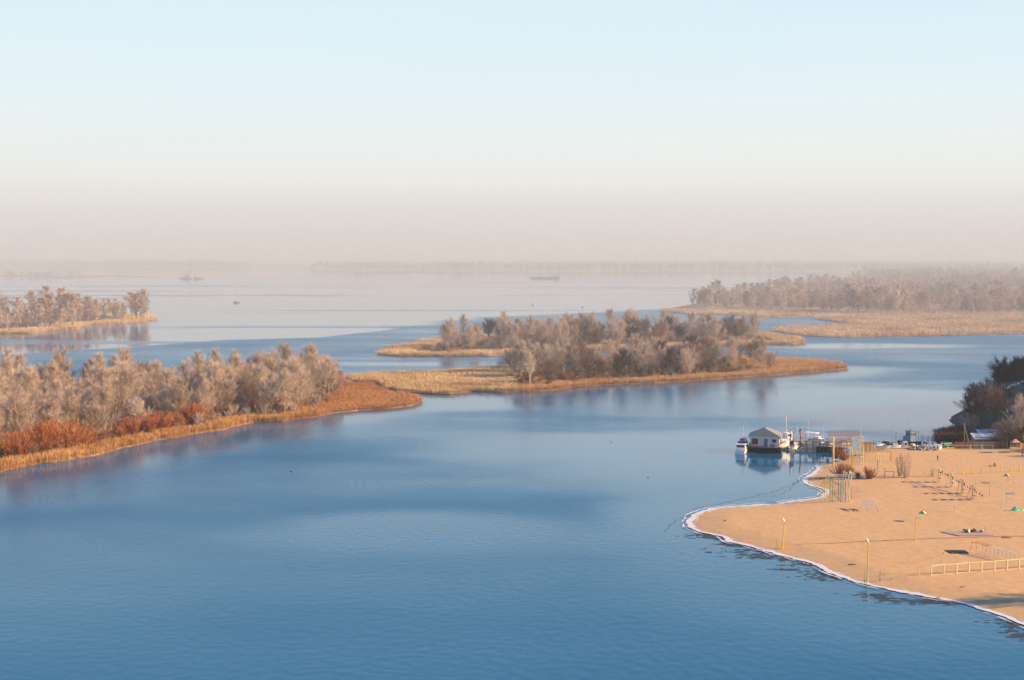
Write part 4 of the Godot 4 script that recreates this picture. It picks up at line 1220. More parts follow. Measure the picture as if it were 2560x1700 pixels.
	wbar(t, "crossarm", Vector3(144.4, 7.86, -433.48), Vector3(145.68, 7.86, -433.48), 0.06, "board", 4)
	# playground tower
	t = thing("playground_tower", "yellow playground tower with a pink pointed roof and a slide", "playground", Vector3(157.24, 0.5, -421.95))
	var c: Vector3 = Vector3(157.24, 0.5, -421.95)
	for x in [-1.1, 1.1]:
		for z in [-1.0, 1.0]:
			wbar(t, "post", c + Vector3(x, -0.3, z), c + Vector3(x, 3.3, z), 0.07, "yellow")
	part_block(t, "platform", Vector3(0, 1.35, 0), Vector3(2.9, 0.12, 2.3), M.cream)
	for i in 9:
		wbar(t, "baluster", c + Vector3(-1.5 + i * 0.36, 1.4, 1.15), c + Vector3(-1.5 + i * 0.36, 2.7, 1.15), 0.05, "cream", 4)
	s = begin()
	prism(s, pts([-1.3, -1.2, 1.3, -1.2, 1.3, 1.2, -1.3, 1.2]), 3.2, 4.2, 0.15)
	build(s, "roof", M.pink, t)
	part_block(t, "eave", Vector3(0, 3.12, 0), Vector3(2.7, 0.16, 2.5), M.maroon)
	part_block(t, "side_panel", Vector3(2.0, 2.1, 0), Vector3(1.2, 1.7, 0.1), M.yellow)
	s = begin()
	box(s, Transform3D(Basis(Vector3.FORWARD, 0.75), Vector3(3.4, 1.1, 0)), Vector3(3.2, 0.08, 0.8))
	build(s, "slide", M.orange, t)
	t = thing("bench", "small cream bench left of the playground tower", "bench", Vector3(155.99, 0.5, -421.95))
	part_block(t, "seat", Vector3(0, 0.45, 0), Vector3(1.2, 0.07, 0.4), M.cream)
	for x in [-0.5, 0.5]: part_block(t, "leg", Vector3(x, 0.2, 0), Vector3(0.08, 0.45, 0.36), M.cream)

# ---------------------------------------------------------------- people
# one continuous skin round tapered bones, meshed as surface nets
func person(label: String, at: Vector3, turn: float, bones: Array, cell := 0.035) -> void:
	var lo := Vector3(1e9, 1e9, 1e9)
	var hi := -lo
	for b in bones:
		for k in [0, 1]:
			lo = lo.min(b[k] - Vector3.ONE * (b[2] + 0.08))
			hi = hi.max(b[k] + Vector3.ONE * (b[2] + 0.08))
	var nx := int((hi.x - lo.x) / cell) + 2
	var ny := int((hi.y - lo.y) / cell) + 2
	var nz := int((hi.z - lo.z) / cell) + 2
	var f := PackedFloat32Array()
	f.resize(nx * ny * nz)
	f.fill(1.0)
	for b in bones:
		var a: Vector3 = b[0]
		var d: Vector3 = b[1] - a
		var reach: float = maxf(b[2], b[3]) + 0.09
		var l := (a.min(b[1]) - Vector3.ONE * reach - lo) / cell
		var h := (a.max(b[1]) + Vector3.ONE * reach - lo) / cell
		for z in range(maxi(0, int(l.z)), mini(nz, int(h.z) + 2)):
			for y in range(maxi(0, int(l.y)), mini(ny, int(h.y) + 2)):
				for x in range(maxi(0, int(l.x)), mini(nx, int(h.x) + 2)):
					var p := lo + Vector3(x, y, z) * cell
					var t := clampf((p - a).dot(d) / maxf(d.length_squared(), 1e-6), 0.0, 1.0)
					var dist := p.distance_to(a + d * t) - lerpf(b[2], b[3], t)
					var i := (z * ny + y) * nx + x
					var k := clampf(0.5 + 0.5 * (f[i] - dist) / 0.035, 0.0, 1.0)
					f[i] = lerpf(f[i], dist, k) - 0.035 * k * (1.0 - k)
	var verts := {}
	var s := begin()
	s.set_smooth_group(0)
	var corner := func(x, y, z):
		var key := Vector3i(x, y, z)
		if verts.has(key): return verts[key]
		var sum := Vector3.ZERO
		var n := 0
		for e in [[0, 1], [2, 3], [4, 5], [6, 7], [0, 2], [1, 3], [4, 6], [5, 7], [0, 4], [1, 5], [2, 6], [3, 7]]:
			var p := Vector3i(x + (e[0] & 1), y + (e[0] >> 1 & 1), z + (e[0] >> 2))
			var q := Vector3i(x + (e[1] & 1), y + (e[1] >> 1 & 1), z + (e[1] >> 2))
			var fp := f[(p.z * ny + p.y) * nx + p.x]
			var fq := f[(q.z * ny + q.y) * nx + q.x]
			if (fp < 0.0) != (fq < 0.0):
				sum += Vector3(p).lerp(Vector3(q), fp / (fp - fq))
				n += 1
		var v: Vector3 = lo + (sum / maxi(n, 1)) * cell
		var best := 1e9
		var col := Color.WHITE
		for b in bones:
			var g := Geometry3D.get_closest_point_to_segment(v, b[0], b[1])
			var dist: float = v.distance_to(g) - b[2]
			if dist < best:
				best = dist
				col = b[4]
		verts[key] = [v, col]
		return verts[key]
	for z in range(1, nz - 1):
		for y in range(1, ny - 1):
			for x in range(1, nx - 1):
				var i := (z * ny + y) * nx + x
				for ax in 3:
					var j: int = i + [1, nx, nx * ny][ax]
					if (f[i] < 0.0) == (f[j] < 0.0): continue
					var q := []
					for e in [[0, 0], [1, 0], [1, 1], [0, 1]]:
						match ax:
							0: q.append(corner.call(x, y - e[0], z - e[1]))
							1: q.append(corner.call(x - e[1], y, z - e[0]))
							2: q.append(corner.call(x - e[0], y - e[1], z))
					if f[i] < 0.0: q.reverse()
					for k in [0, 1, 2, 0, 2, 3]:
						s.set_color(q[k][1])
						s.add_vertex(q[k][0])
	s.generate_normals()
	var o := MeshInstance3D.new()
	o.mesh = s.commit()
	var m := mat(Color.WHITE, 0.85)
	m.vertex_color_use_as_albedo = true
	o.material_override = m
	o.name = numbered("person")
	add_child(o)
	o.position = at
	o.rotation.y = turn
	tag(o, label, "person")

func walker(coat: Color, legs: Color, hair: Color, stride: float) -> Array:
	var skin := Color(0.48, 0.29, 0.2)
	var shoe := Color(0.02, 0.02, 0.02)
	var b := [[Vector3(0, 0.95, 0), Vector3(0, 1.15, 0), 0.15, 0.14, coat], [Vector3(0, 1.15, 0), Vector3(0, 1.38, 0), 0.15, 0.165, coat], [Vector3(-0.14, 1.4, 0), Vector3(0.14, 1.4, 0), 0.08, 0.08, coat], [Vector3(0, 1.44, 0), Vector3(0, 1.53, 0), 0.055, 0.05, skin], [Vector3(0, 1.58, 0.015), Vector3(0, 1.64, 0.02), 0.085, 0.09, skin], [Vector3(0, 1.63, -0.03), Vector3(0, 1.68, -0.01), 0.095, 0.09, hair], [Vector3(0, 1.59, 0.1), Vector3(0, 1.57, 0.115), 0.018, 0.02, skin]]
	for k in [-1, 1]:
		var f: float = stride * k
		var knee := Vector3(0.1 * k, 0.52, f * 0.5 + 0.05)
		var foot := Vector3(0.1 * k, 0.09, f - (0.06 if f < 0 else 0.0))
		b.append_array([[Vector3(0.09 * k, 0.92, 0), knee, 0.1, 0.07, legs], [knee, foot, 0.068, 0.045, legs], [foot - Vector3(0, 0.04, 0.04), foot + Vector3(0.02 * k, -0.045, 0.15), 0.045, 0.035, shoe]])
		var elbow := Vector3(0.24 * k, 1.14, -f * 0.35 - 0.04)
		var wrist := Vector3(0.25 * k, 0.9, -f * 0.55 + 0.08)
		b.append_array([[Vector3(0.18 * k, 1.4, 0), elbow, 0.06, 0.05, coat], [elbow, wrist, 0.05, 0.036, coat], [wrist, wrist + Vector3(0, -0.12, 0.03), 0.035, 0.02, skin]])
	return b

# ---------------------------------------------------------------- shore ice, weed and tide lines
func strand(from: int, to: int, offset: float, wide: float, y: float, sd: int, called: String, m: Material, keep := 1.0) -> MeshInstance3D:
	var n := FastNoiseLite.new()
	n.seed = sd
	n.frequency = 0.09
	var s := begin()
	var last := []
	# a smooth curve through the shoreline's points
	var line := PackedVector2Array()
	for i in range(from, to):
		for k in 5:
			line.append(shore[i].cubic_interpolate(shore[(i + 1) % shore.size()], shore[i - 1], shore[(i + 2) % shore.size()], k / 5.0))
	for i in range(1, line.size() - 1):
		var p := line[i]
		var d := (line[mini(i + 3, line.size() - 1)] - line[maxi(i - 3, 0)]).normalized()
		var out := Vector2(d.y, -d.x)
		var k := n.get_noise_2d(p.x * 2.0, p.y * 2.0)
		var c := p + out * (offset + 0.45 * n.get_noise_2d(p.x * 2.4 + 50.0, p.y * 2.4))
		var w := wide * (0.55 + 0.8 * absf(k) + 0.3 * n.get_noise_2d(p.x * 5.0, p.y * 5.0) + 0.2 * n.get_noise_2d(p.x * 13.0, p.y * 13.0))
		if k > keep - 0.4: w *= 0.12
		var row := [v3(c + out * w * 0.5, y), v3(c - out * w * 0.5, y + 0.02)]
		if last: quad(s, last[0], last[1], row[1], row[0])
		last = row
	return build(s, called, m, self)

func make_ice() -> void:
	var first := 0
	var last := shore.size()
	for i in shore.size():
		if shore[i].distance_to(Vector2(89.82, -397.69)) < 3.2: first = i
		if shore[i].distance_to(Vector2(89.83, -211.63)) < 3.2: last = i
	var ice := strand(first, last, -0.2, 2.0, 0.10, 3, "shore_ice", M.ice)
	tag(ice, "ragged white rim of ice along the waterline of the beach", "ice", "", "stuff")
	tag(strand(first, last, 1.1, 0.7, 0.06, 8, "shore_ice", M.ice, 0.45), "broken outer line of thin ice along the beach", "ice", "", "stuff")
	tag(strand(first, last, -1.9, 0.5, 0.19, 12, "shore_ice", M.ice, 0.4), "thin frost line on the wet sand above the ice rim", "ice", "", "stuff")
	# drifting mats of dark weed off the beach
	var n := FastNoiseLite.new()
	n.seed = 77
	n.frequency = 0.16
	var k := 0
	for e in [[Vector2(41.71, -298.45), 5.5, 1.5], [Vector2(44.57, -295.03), 3.5, 1.0], [Vector2(46.03, -289.24), 4.5, 0.9], [Vector2(47.85, -282.11), 8.0, 1.5], [Vector2(50.11, -278.29), 7.0, 1.4], [Vector2(51.77, -276.05), 5.0, 1.2], [Vector2(48.77, -287.62), 4.0, 0.7], [Vector2(56.81, -274.58), 3.5, 0.8], [Vector2(59.39, -269.54), 5.0, 1.2], [Vector2(60.09, -262.66), 6.0, 2.2], [Vector2(60.89, -258.04), 6.0, 1.6], [Vector2(66.35, -244.51), 5.0, 1.4], [Vector2(69.74, -241.06), 5.5, 1.1], [Vector2(73.61, -240.78), 4.5, 0.8], [Vector2(76.22, -239.94), 5.0, 0.9], [Vector2(84.22, -225.66), 4.0, 2.0], [Vector2(82.98, -219.6), 3.0, 2.5], [Vector2(53.74, -265.37), 2.5, 0.4]]:
		k += 1
		var s := begin()
		var c: Vector2 = e[0]
		for j in 46:
			var p := c + Vector2(rng.randfn() * e[1] * 0.42, rng.randfn() * e[2] * 0.8 + rng.randfn() * 0.25)
			var w := rng.randf_range(0.25, 1.1)
			var d := rng.randf_range(0.12, 0.45)
			var out := PackedVector2Array()
			for q in 7:
				var az := TAU * q / 7.0
				out.append(p + Vector2(cos(az) * w, sin(az) * d) * rng.randf_range(0.6, 1.2))
			for q in range(1, 6):
				for v in [out[0], out[q], out[q + 1]]: s.add_vertex(v3(v, 0.012 + j * 0.0007))
		tag(build(s, "floating_weed", M.weed, self), "dark mats of weed drifting off the beach", "weed", "weed drifting off the beach", "stuff")
	# thin edges of skim ice in the bay
	for line in [pts([34.11, -301.94, 38.47, -315.8, 42.05, -321.7, 45.21, -330.98, 52.1, -337.46, 61.4, -344.77, 67.07, -347.66, 71.11, -352.4, 73.93, -358.5, 77.38, -367.4, 81.27, -375.38]), pts([43.22, -319.71, 50.77, -335.27, 56.66, -340.79, 64.41, -350.01, 67.98, -352.4, 77.65, -368.7, 80.3, -376.06, 84.14, -380.9, 87.75, -389.48])]:
		var s := begin()
		var pl := ragged(line, 0.8, 1.1, 31)
		for i in int(pl.size() * 0.49):
			var w := 0.04 + 0.16 * maxf(0.0, n.get_noise_2d(pl[i].x, pl[i].y))
			var d := (pl[i + 1] - pl[i]).normalized()
			var o := Vector2(d.y, -d.x) * w
			quad(s, v3(pl[i] - o, 0.01), v3(pl[i] + o, 0.012), v3(pl[i + 1] + o, 0.012), v3(pl[i + 1] - o, 0.01))
		tag(build(s, "ice_edge", M.tar, self), "thin dark edge of skim ice across the bay", "ice", "", "stuff")

# ---------------------------------------------------------------- things on the beach
func lamp_post(label: String, foot: Vector3, top: Vector3, head := true) -> Node3D:
	var t := thing("lamp_post", label, "lamp post", foot)
	var s := begin()
	bar(s, Vector3(0, -0.5, 0), top - foot, 0.12, 8, 0.08)
	build(s, "pole", M.yellow, t)
	part_bar(t, "base", Vector3(0, -0.3, 0), Vector3(0, 0.5, 0), 0.17, M.yellow, 8)
	if head:
		var d := (top - foot)
		part_bar(t, "arm", d, d + Vector3(-0.15, 0.35, 0), 0.06, M.pale_grey)
		s = begin()
		bar(s, d + Vector3(-0.1, 0.25, 0), d + Vector3(-0.42, 0.95, 0), 0.2, 8, 0.1)
		build(s, "lamp_head", M.white, t)
	else:
		part_block(t, "cap", top - foot, Vector3(0.34, 0.1, 0.34), M.grey)
	return t

func umbrella(label: String, foot: Vector3, high: float, wide: float) -> void:
	var t := thing("beach_umbrella", label, "umbrella", foot, "")
	part_bar(t, "pole", Vector3(0, -0.3, 0), Vector3(0, high, 0), 0.07, M.lime)
	for k in 4:
		var a := PI / 4 + k * PI / 2 + 0.35
		var b := a + PI / 2
		var s := begin()
		var tip := Vector3(0, high + 0.28, 0)
		var p := Vector3(cos(a) * wide, high - 0.38, sin(a) * wide)
		var q := Vector3(cos(b) * wide, high - 0.38, sin(b) * wide)
		for v in [tip, q, p, p - Vector3(0, 0.04, 0), q - Vector3(0, 0.04, 0), tip - Vector3(0, 0.04, 0)]: s.add_vertex(v)
		quad(s, p, q, q - Vector3(0, 0.04, 0), p - Vector3(0, 0.04, 0))
		build(s, "canopy_panel", M.lime if k % 2 else M.leaf, t)
	part_block(t, "finial", Vector3(0, high + 0.32, 0), Vector3(0.1, 0.12, 0.1), M.leaf)

func make_beach_things() -> void:
	lamp_post("yellow lamp post with a white head near the beach's point", Vector3(57.06, 0.5, -283.72), Vector3(57.42, 5.79, -283.72))
	lamp_post("tall yellow lamp post standing at the water's edge", Vector3(67.14, 0.5, -253.73), Vector3(67.25, 7.76, -253.73))
	lamp_post("plain yellow pole in the middle of the sand", Vector3(86.87, 0.5, -289.75), Vector3(86.95, 5.55, -289.75), false)
	lamp_post("white-headed lamp post behind the slide tower", Vector3(84.23, 0.5, -336.93), Vector3(84.82, 7.16, -336.93))
	for e in [[Vector3(56.01, 0.5, -283.72), Vector3(55.86, 2.04, -283.72)], [Vector3(56.36, 0.5, -282.93), Vector3(56.34, 2.03, -282.93)], [Vector3(57.68, 0.5, -284.51), Vector3(57.62, 2.04, -284.51)], [Vector3(57.91, 0.5, -283.32), Vector3(57.89, 2.12, -283.32)]]:
		var t := thing("stake", "short yellow stake round the foot of the lamp post near the beach's point", "stake", e[0], "yellow stakes round the lamp post")
		wbar(t, "post", e[0] - Vector3(0, 0.3, 0), e[1], 0.06, "yellow")
		part_block(t, "cap", e[1] - e[0], Vector3(0.14, 0.08, 0.14), M.cream)
	# near fence: cream posts and rails, then bare posts that go on to the water
	var t := thing("rail_fence", "cream post-and-rail fence across the near beach", "fence", Vector3(80.62, 0.5, -258.23))
	var feet := [Vector3(80.62, 0.5, -258.23), Vector3(83.32, 0.5, -259.21), Vector3(85.97, 0.5, -259.88), Vector3(88.7, 0.5, -260.87), Vector3(91.32, 0.5, -261.37), Vector3(94.15, 0.5, -262.21), Vector3(96.91, 0.5, -263.06), Vector3(99.58, 0.5, -263.91), Vector3(102.5, 0.5, -264.77), Vector3(105.44, 0.5, -265.63), Vector3(108.4, 0.5, -266.5)]
	for i in feet.size():
		var p: Vector3 = feet[i]
		wbar(t, "post", p - Vector3(0, 0.4, 0), p + Vector3(0, 1.93, 0), 0.17 if i > 1 else 0.11, "cream", 8)
		if i:
			wbar(t, "rail", feet[i - 1] + Vector3(0, 1.9, 0), p + Vector3(0, 1.9, 0), 0.075, "cream", 8)
			wbar(t, "rail", feet[i - 1] + Vector3(0, 0.1, 0), p + Vector3(0, 0.1, 0), 0.05, "cream", 4)
	for e in [[Vector3(78.04, 0.5, -257.58), "nearest the rail fence"], [Vector3(75.33, 0.5, -256.44), "second from the rail fence"], [Vector3(72.28, 0.5, -255.64), "third from the rail fence"], [Vector3(69.82, 0.5, -254.68), "fourth from the rail fence"], [Vector3(66.65, 0.5, -253.73), "beside the lamp post at the water's edge"]]:
		t = thing("fence_post", "single bare fence post, " + e[1], "post", e[0], "bare fence posts running to the water")
		wbar(t, "post", e[0] - Vector3(0, 0.3, 0), e[0] + Vector3(0, 1.85, 0), 0.07, "cream" if e[1] != "fourth from the rail fence" else "grey")
		part_block(t, "foot", Vector3(0, 0.02, 0), Vector3(0.25, 0.12, 0.25), M.rust)
	t = thing("wire_pole", "thin cream pole rising from the near rail fence", "pole", feet[1] + Vector3(0.05, 0, -0.2))
	wbar(t, "shaft", feet[1] + Vector3(0.05, -0.3, -0.2), Vector3(83.16, 4.56, -259.21), 0.08, "cream")
	part_block(t, "cap", Vector3(83.16, 4.64, -259.21) - t.position, Vector3(0.24, 0.14, 0.24), M.wood)
	var s := begin()
	hang(s, Vector3(67.3, 4.79, -253.73), Vector3(83.16, 4.56, -259.21), 1.35, 0.025)
	tag(build(s, "slack_wire", M.wood, self), "slack wire hung between the waterside lamp post and the fence pole", "wire")
	# trestle rack: two long rails with slats on splayed legs, its far end orange
	t = thing("trestle_rack", "long slatted trestle rack on pale splayed legs with an orange end", "rack", Vector3(99.7, 0.5, -274.56))
	var ra: Vector3 = Vector3(97.55, 0.5, -277.55)
	var rb: Vector3 = Vector3(101.36, 0.5, -270.2)
	var across := (rb - ra).normalized().cross(Vector3.UP) * -0.55
	for k in [-1, 1]:
		wbar(t, "rail", ra + across * k + Vector3(0, 1.75, 0), rb + across * k + Vector3(0, 1.75, 0), 0.05, "pale_grey", 4)
	for i in 18:
		var p := ra.lerp(rb, i / 17.0) + Vector3(0, 1.79, 0)
		wbar(t, "slat", p - across * 1.1, p + across * 1.1, 0.035, "roof_grey", 4)
	for i in 9:
		var p := ra.lerp(rb, i / 8.0)
		for k in [-1, 1]:
			wbar(t, "leg", p + across * k * 1.7 - Vector3(0, 0.3, 0), p + across * k * 0.9 + Vector3(0, 1.75, 0), 0.055, "pale_grey", 4)
	var oa := ra + Vector3(-1.3, 0, -2.8)
	for k in [-1, 1]:
		wbar(t, "end_rail", oa + across * k + Vector3(0, 1.95, 0), ra.lerp(rb, 0.22) + across * k + Vector3(0, 1.9, -0.3), 0.08, "orange", 4)
		wbar(t, "end_leg", oa + across * k * 1.8 - Vector3(0, 0.3, 0), oa + across * k + Vector3(0, 1.95, 0), 0.05, "orange", 4)
	for i in 7:
		var p := oa.lerp(ra.lerp(rb, 0.22), i / 6.0) + Vector3(0, 1.94, 0)
		wbar(t, "end_slat", p - across * 1.1, p + across * 1.1, 0.04, "orange", 4)
	# black mat
	t = thing("rubber_mat", "black rubber mat lying flat left of the trestle rack", "mat", v3(Vector2(92.11, -278.61), 0.62))
	s = begin()
	prism(s, pts([-2.0, -1.5, 2.0, -1.45, 2.25, -1.1, 2.3, 1.0, 2.1, 1.3, -1.6, 1.45]), -0.1, 0.06, 0.99)
	build(s, "sheet", M.black, t)
	for k in 5: part_block(t, "rib", Vector3(-1.4 + k * 0.75, 0.07, 0), Vector3(0.05, 0.03, 2.2), M.tar)
	# concrete pad with a rubble heap
	t = thing("concrete_pad", "flat grey concrete pad sunk in the sand", "pad", v3(Vector2(100.76, -297.28), 0.6))
	s = begin()
	prism(s, pts([-5.4, -1.9, 4.2, -2.2, 5.0, 2.0, -2.7, 2.4]), -0.2, 0.07, 0.99)
	build(s, "slab", M.concrete, t)
	part_bar(t, "stake", Vector3(4.2, 0, -1.6), Vector3(4.25, 1.3, -1.6), 0.04, M.rust)
	t = thing("rubble_heap", "heap of dark and white rubble on the concrete pad", "rubble", v3(Vector2(102.41, -299.02), 0.7))
	for k in 22:
		s = begin()
		box(s, Transform3D(Basis.from_euler(Vector3(rng.randf(), rng.randf() * 6.0, rng.randf())), Vector3(rng.randfn() * 1.3, 0.12 + rng.randf() * 0.25, rng.randfn() * 0.4)), Vector3(rng.randf_range(0.2, 0.75), rng.randf_range(0.12, 0.35), rng.randf_range(0.2, 0.5)))
		build(s, "lump", M[["tar", "rust", "wood", "white", "tar"][rng.randi() % 5]], t)
	umbrella("green and yellow pyramid beach umbrella in the middle of the sand", Vector3(94.98, 0.5, -311.82), 2.25, 1.15)
	umbrella("green and yellow pyramid beach umbrella near the right edge", Vector3(133.51, 0.5, -364.43), 2.4, 1.05)
	# pale blue slanting frame
	t = thing("climbing_frame", "pale blue slanting climbing frame with rungs at its top", "climbing frame", Vector3(86.13, 0.5, -323.64))
	var fl: Vector3 = Vector3(85.36, 0.5, -323.64)
	var fr: Vector3 = Vector3(87.86, 0.5, -323.64)
	var back := Vector3(-0.4, 2.2, -3.2)
	for p in [fl, fr]:
		s = begin()
		quad(s, p - t.position, p - t.position + Vector3(0.34, 0, 0.1), p - t.position + back + Vector3(0.18, 0, 0), p - t.position + back)
		quad(s, p - t.position + back + Vector3(0, 0, -0.05), p - t.position + back + Vector3(0.18, 0, -0.05), p - t.position + Vector3(0.34, 0, 0.05), p - t.position + Vector3(0, 0, -0.05))
		build(s, "side_board", M.skyblue, t)
		wbar(t, "strut", p + back, p + Vector3(back.x - 0.1, -0.2, -3.7), 0.05, "pale_grey")
	for i in 6:
		var f := 0.62 + i * 0.075
		wbar(t, "rung", fl + back * f, fr + back * f, 0.04, "pale_grey", 4)
	for e in [[Vector2(80.19, -325.69), 0.0], [Vector2(80.83, -325.17), 0.0], [Vector2(82.28, -325.17), 0.12], [Vector2(83.15, -325.17), 0.12]]:
		t = thing("buried_pipe", "thin dark bar lying half buried in the sand below the slide tower", "bar", v3(e[0], 0.6), "dark bars lying below the slide tower")
		part_bar(t, "bar", Vector3(-0.3, 0.02, -1.6), Vector3(0.1 + e[1], 0.04, 0), 0.07, M.wood)
		part_bar(t, "bar_end", Vector3(0.1 + e[1], 0.04, 0), Vector3(0.25 - e[1], 0.02, 1.5), 0.07, M.wood)
	make_slide_tower()
	make_tyre_course()
	# far fence with yellow posts
	t = thing("post_fence", "long thin-railed fence with yellow posts across the far beach", "fence", Vector3(117.44, 0.5, -375.75))
	var row := []
	for e in [Vector3(99.91, 0.5, -371.01), Vector3(111.67, 0.5, -375.07), Vector3(114.77, 0.5, -375.75), Vector3(117.57, 0.5, -376.17), Vector3(120.38, 0.5, -376.72), Vector3(123.64, 0.5, -378.03), Vector3(126.66, 0.5, -379.01), Vector3(129.55, 0.5, -379.92), Vector3(132.49, 0.5, -380.62), Vector3(135.45, 0.5, -381.33), Vector3(138.54, 0.5, -382.39), Vector3(141.53, 0.5, -383.1), Vector3(144.61, 0.5, -384.17), Vector3(147.54, 0.5, -384.89), Vector3(150.56, 0.5, -385.61)]:
		row.append(e)
		wbar(t, "post", e - Vector3(0, 0.3, 0), e + Vector3(0, 1.65, 0), 0.13 if row.size() > 3 else 0.07, "yellow" if row.size() > 3 else "ochre", 8)
		if row.size() > 2:
			for y in [0.12, 1.55]: wbar(t, "rail", row[-2] + Vector3(0, y, 0), e + Vector3(0, y, 0), 0.025, "ochre", 4)
	for e in [[Vector3(105.03, 0.5, -387.79), 2.9, "red post in front of the yellow goal frame"], [Vector3(104.61, 0.5, -378.52), 1.8, "red post at the corner of the net goal"]]:
		t = thing("red_post", e[2], "post", e[0])
		part_bar(t, "post", Vector3(0, -0.3, 0), Vector3(0, e[1], 0), 0.08, M.red)
		part_block(t, "cap", Vector3(0, e[1], 0), Vector3(0.2, 0.1, 0.2), M.maroon)
	goal("small dark net goal between the bushes", Vector3(102.92, 0.5, -372.35), Vector3(105.46, 0.5, -372.35), 1.9, "grey")
	goal("wide yellow goal frame right of the lattice tower", Vector3(104.01, 0.5, -396.76), Vector3(107.98, 0.5, -396), 2.9, "cream")
	goal("yellow goal frame with a cluster of posts by the sapling", Vector3(109.31, 0.5, -405.35), Vector3(112.87, 0.5, -402.19), 3.0, "yellow")
	for e in [[Vector3(113.41, 0.5, -404.56), 3.2], [Vector3(113.11, 0.5, -402.19), 3.2], [Vector3(112.59, 0.5, -399.07), 3.2]]:
		t = thing("goal_stay", "yellow upright beside the goal frames by the sapling", "post", e[0], "yellow uprights by the goal frames")
		part_bar(t, "post", Vector3(0, -0.3, 0), Vector3(0, e[1], 0), 0.08, M.yellow)
		part_block(t, "foot", Vector3(0, 0.03, 0), Vector3(0.3, 0.1, 0.3), M.cream)
	# ball game posts and a basketball board
	for e in [[Vector3(106.25, 0.5, -323.13), 2.9, "pale_grey", "pale net post in front of the tyre course"], [Vector3(120.23, 0.5, -349.55), 3.6, "pale_green", "pale green pole right of the tyre course"], [Vector3(121.81, 0.5, -343.7), 3.9, "pale_green", "second pale green pole, right of the first"], [Vector3(122.34, 0.5, -335.83), 3.9, "cream", "cream pole left of the backboard"], [Vector3(118.87, 0.5, -327.26), 2.4, "pale_grey", "thin pale post below the backboard"], [Vector3(134.98, 0.5, -363.15), 2.3, "pale_grey", "pale post right of the far umbrella"], [Vector3(135.37, 0.5, -358.71), 2.6, "pale_grey", "pale post near the right edge"], [Vector3(143.47, 0.5, -390), 2.6, "white", "white post behind the far fence"], [Vector3(148.03, 0.5, -394.48), 1.5, "white", "short white post behind the far fence, near the right edge"], [Vector3(135, 0.5, -367.04), 1.9, "orange", "thin orange post beside the far umbrella"]]:
		t = thing("net_post", e[3], "post", e[0])
		part_bar(t, "post", Vector3(0, -0.3, 0), Vector3(0, e[1], 0), 0.085, M[e[2]])
		part_block(t, "foot", Vector3(0, 0.02, 0), Vector3(0.3, 0.1, 0.3), M.grey)
	t = thing("backboard", "pale blue basketball backboard on two posts", "backboard", Vector3(123.44, 0.5, -334.19))
	part_block(t, "board", Vector3(0, 2.5, 0), Vector3(2.3, 0.5, 0.07), M.skyblue)
	for x in [-0.8, 0.8]: part_bar(t, "post", Vector3(x, -0.3, -0.06), Vector3(x, 2.7, -0.06), 0.06, M.pale_grey)
	for y in [0.9, 1.4]: part_bar(t, "crossbar", Vector3(-0.8, y, -0.06), Vector3(0.8, y, -0.06), 0.04, M.pale_grey)
	t = thing("net_heap", "crumpled bright green net heaped on the sand at the right", "net", v3(Vector2(121.5, -324.65), 0.6))
	for e in [[-0.7, 0.7, 0.7], [-0.2, 1.0, 0.6], [0.4, 0.6, 0.7], [0.9, 0.7, 0.5], [1.4, 0.35, 0.6], [0.1, 0.3, 1.2]]:
		s = begin()
		var ring := PackedVector2Array()
		for k in 9: ring.append(Vector2(e[0], 0) + Vector2(cos(k * TAU / 9.0), 0.7 * sin(k * TAU / 9.0)) * e[2] * rng.randf_range(0.75, 1.2))
		prism(s, ring, -0.1, e[1], rng.randf_range(0.25, 0.6))
		build(s, "fold", M.net_green, t)
	# hose and boards on the sand
	s = begin()
	var hp := pts([60.84, -286.04, 66.55, -286.84, 73.79, -288.46, 82.95, -290.51, 89.37, -291.76, 97.59, -293.02, 105.89, -294.28, 119.18, -294.71])
	for i in hp.size() - 1: bar(s, v3(hp[i], 0.64), v3(hp[i + 1], 0.6), 0.06, 5)
	tag(build(s, "hose", M.hose, self), "long dark hose lying straight across the sand", "hose")
	for e in [[Vector2(107.62, -293.02), "dark board lying on the sand behind the trestle rack", 2.0, 0.5], [Vector2(67.73, -267.64), "short driftwood log near the waterside lamp post", 1.6, 0.1], [Vector2(83.61, -248.67), "small driftwood branch on the near sand", 0.8, -0.4], [Vector2(77.04, -242.57), "rusty brown stone at the ice rim", 0.8, 0.2], [Vector2(49.29, -311.79), "small dark stick on the sand at the beach's point", 0.6, 0.1], [Vector2(85.39, -372.96), "small rust-brown stump at the water in the bay", 0.6, 1.2]]:
		t = thing("driftwood", e[1], "driftwood", v3(e[0], beach_height(e[0])))
		s = begin()
		bar(s, Vector3(-e[2] * 0.5, 0.12, 0), Vector3(e[2] * 0.5, 0.16, e[3]), 0.14, 6, 0.08)
		build(s, "log", M.wood, t)
		part_bar(t, "knot", Vector3(0, 0.14, 0), Vector3(0.1, 0.34, 0.1), 0.05, M.rust)
	# bushes and saplings behind the slide tower
	for e in [[Vector2(98.34, -371.75), "bush0", 0.6, "dense orange-brown bush left of the net goal", 2, "bush"], [Vector2(91.23, -373.78), "bush1", 0.78, "loose brown bush below the footbridge pillar", 2, "bush"], [Vector2(93.5, -374.46), "bush0", 0.6, "brown bush between the lattice tower and the slide tower", 2, "bush"], [Vector2(99.65, -406.15), "bush1", 0.62, "bare brown bush on the bank under the pink footbridge", 2, "bush"], [Vector2(98.41, -410.05), "bush0", 0.6, "low brown bush at the water beside the yellow pillar", 2, "bush"], [Vector2(95.54, -372.42), "shrub0", 0.55, "low dark shrub beside the dense orange bush", 0, "shrub"]]:
		place_plant(e[1], "beach_" + e[5], e[3], e[5], "", v3(e[0], 0.5), e[2], e[4])
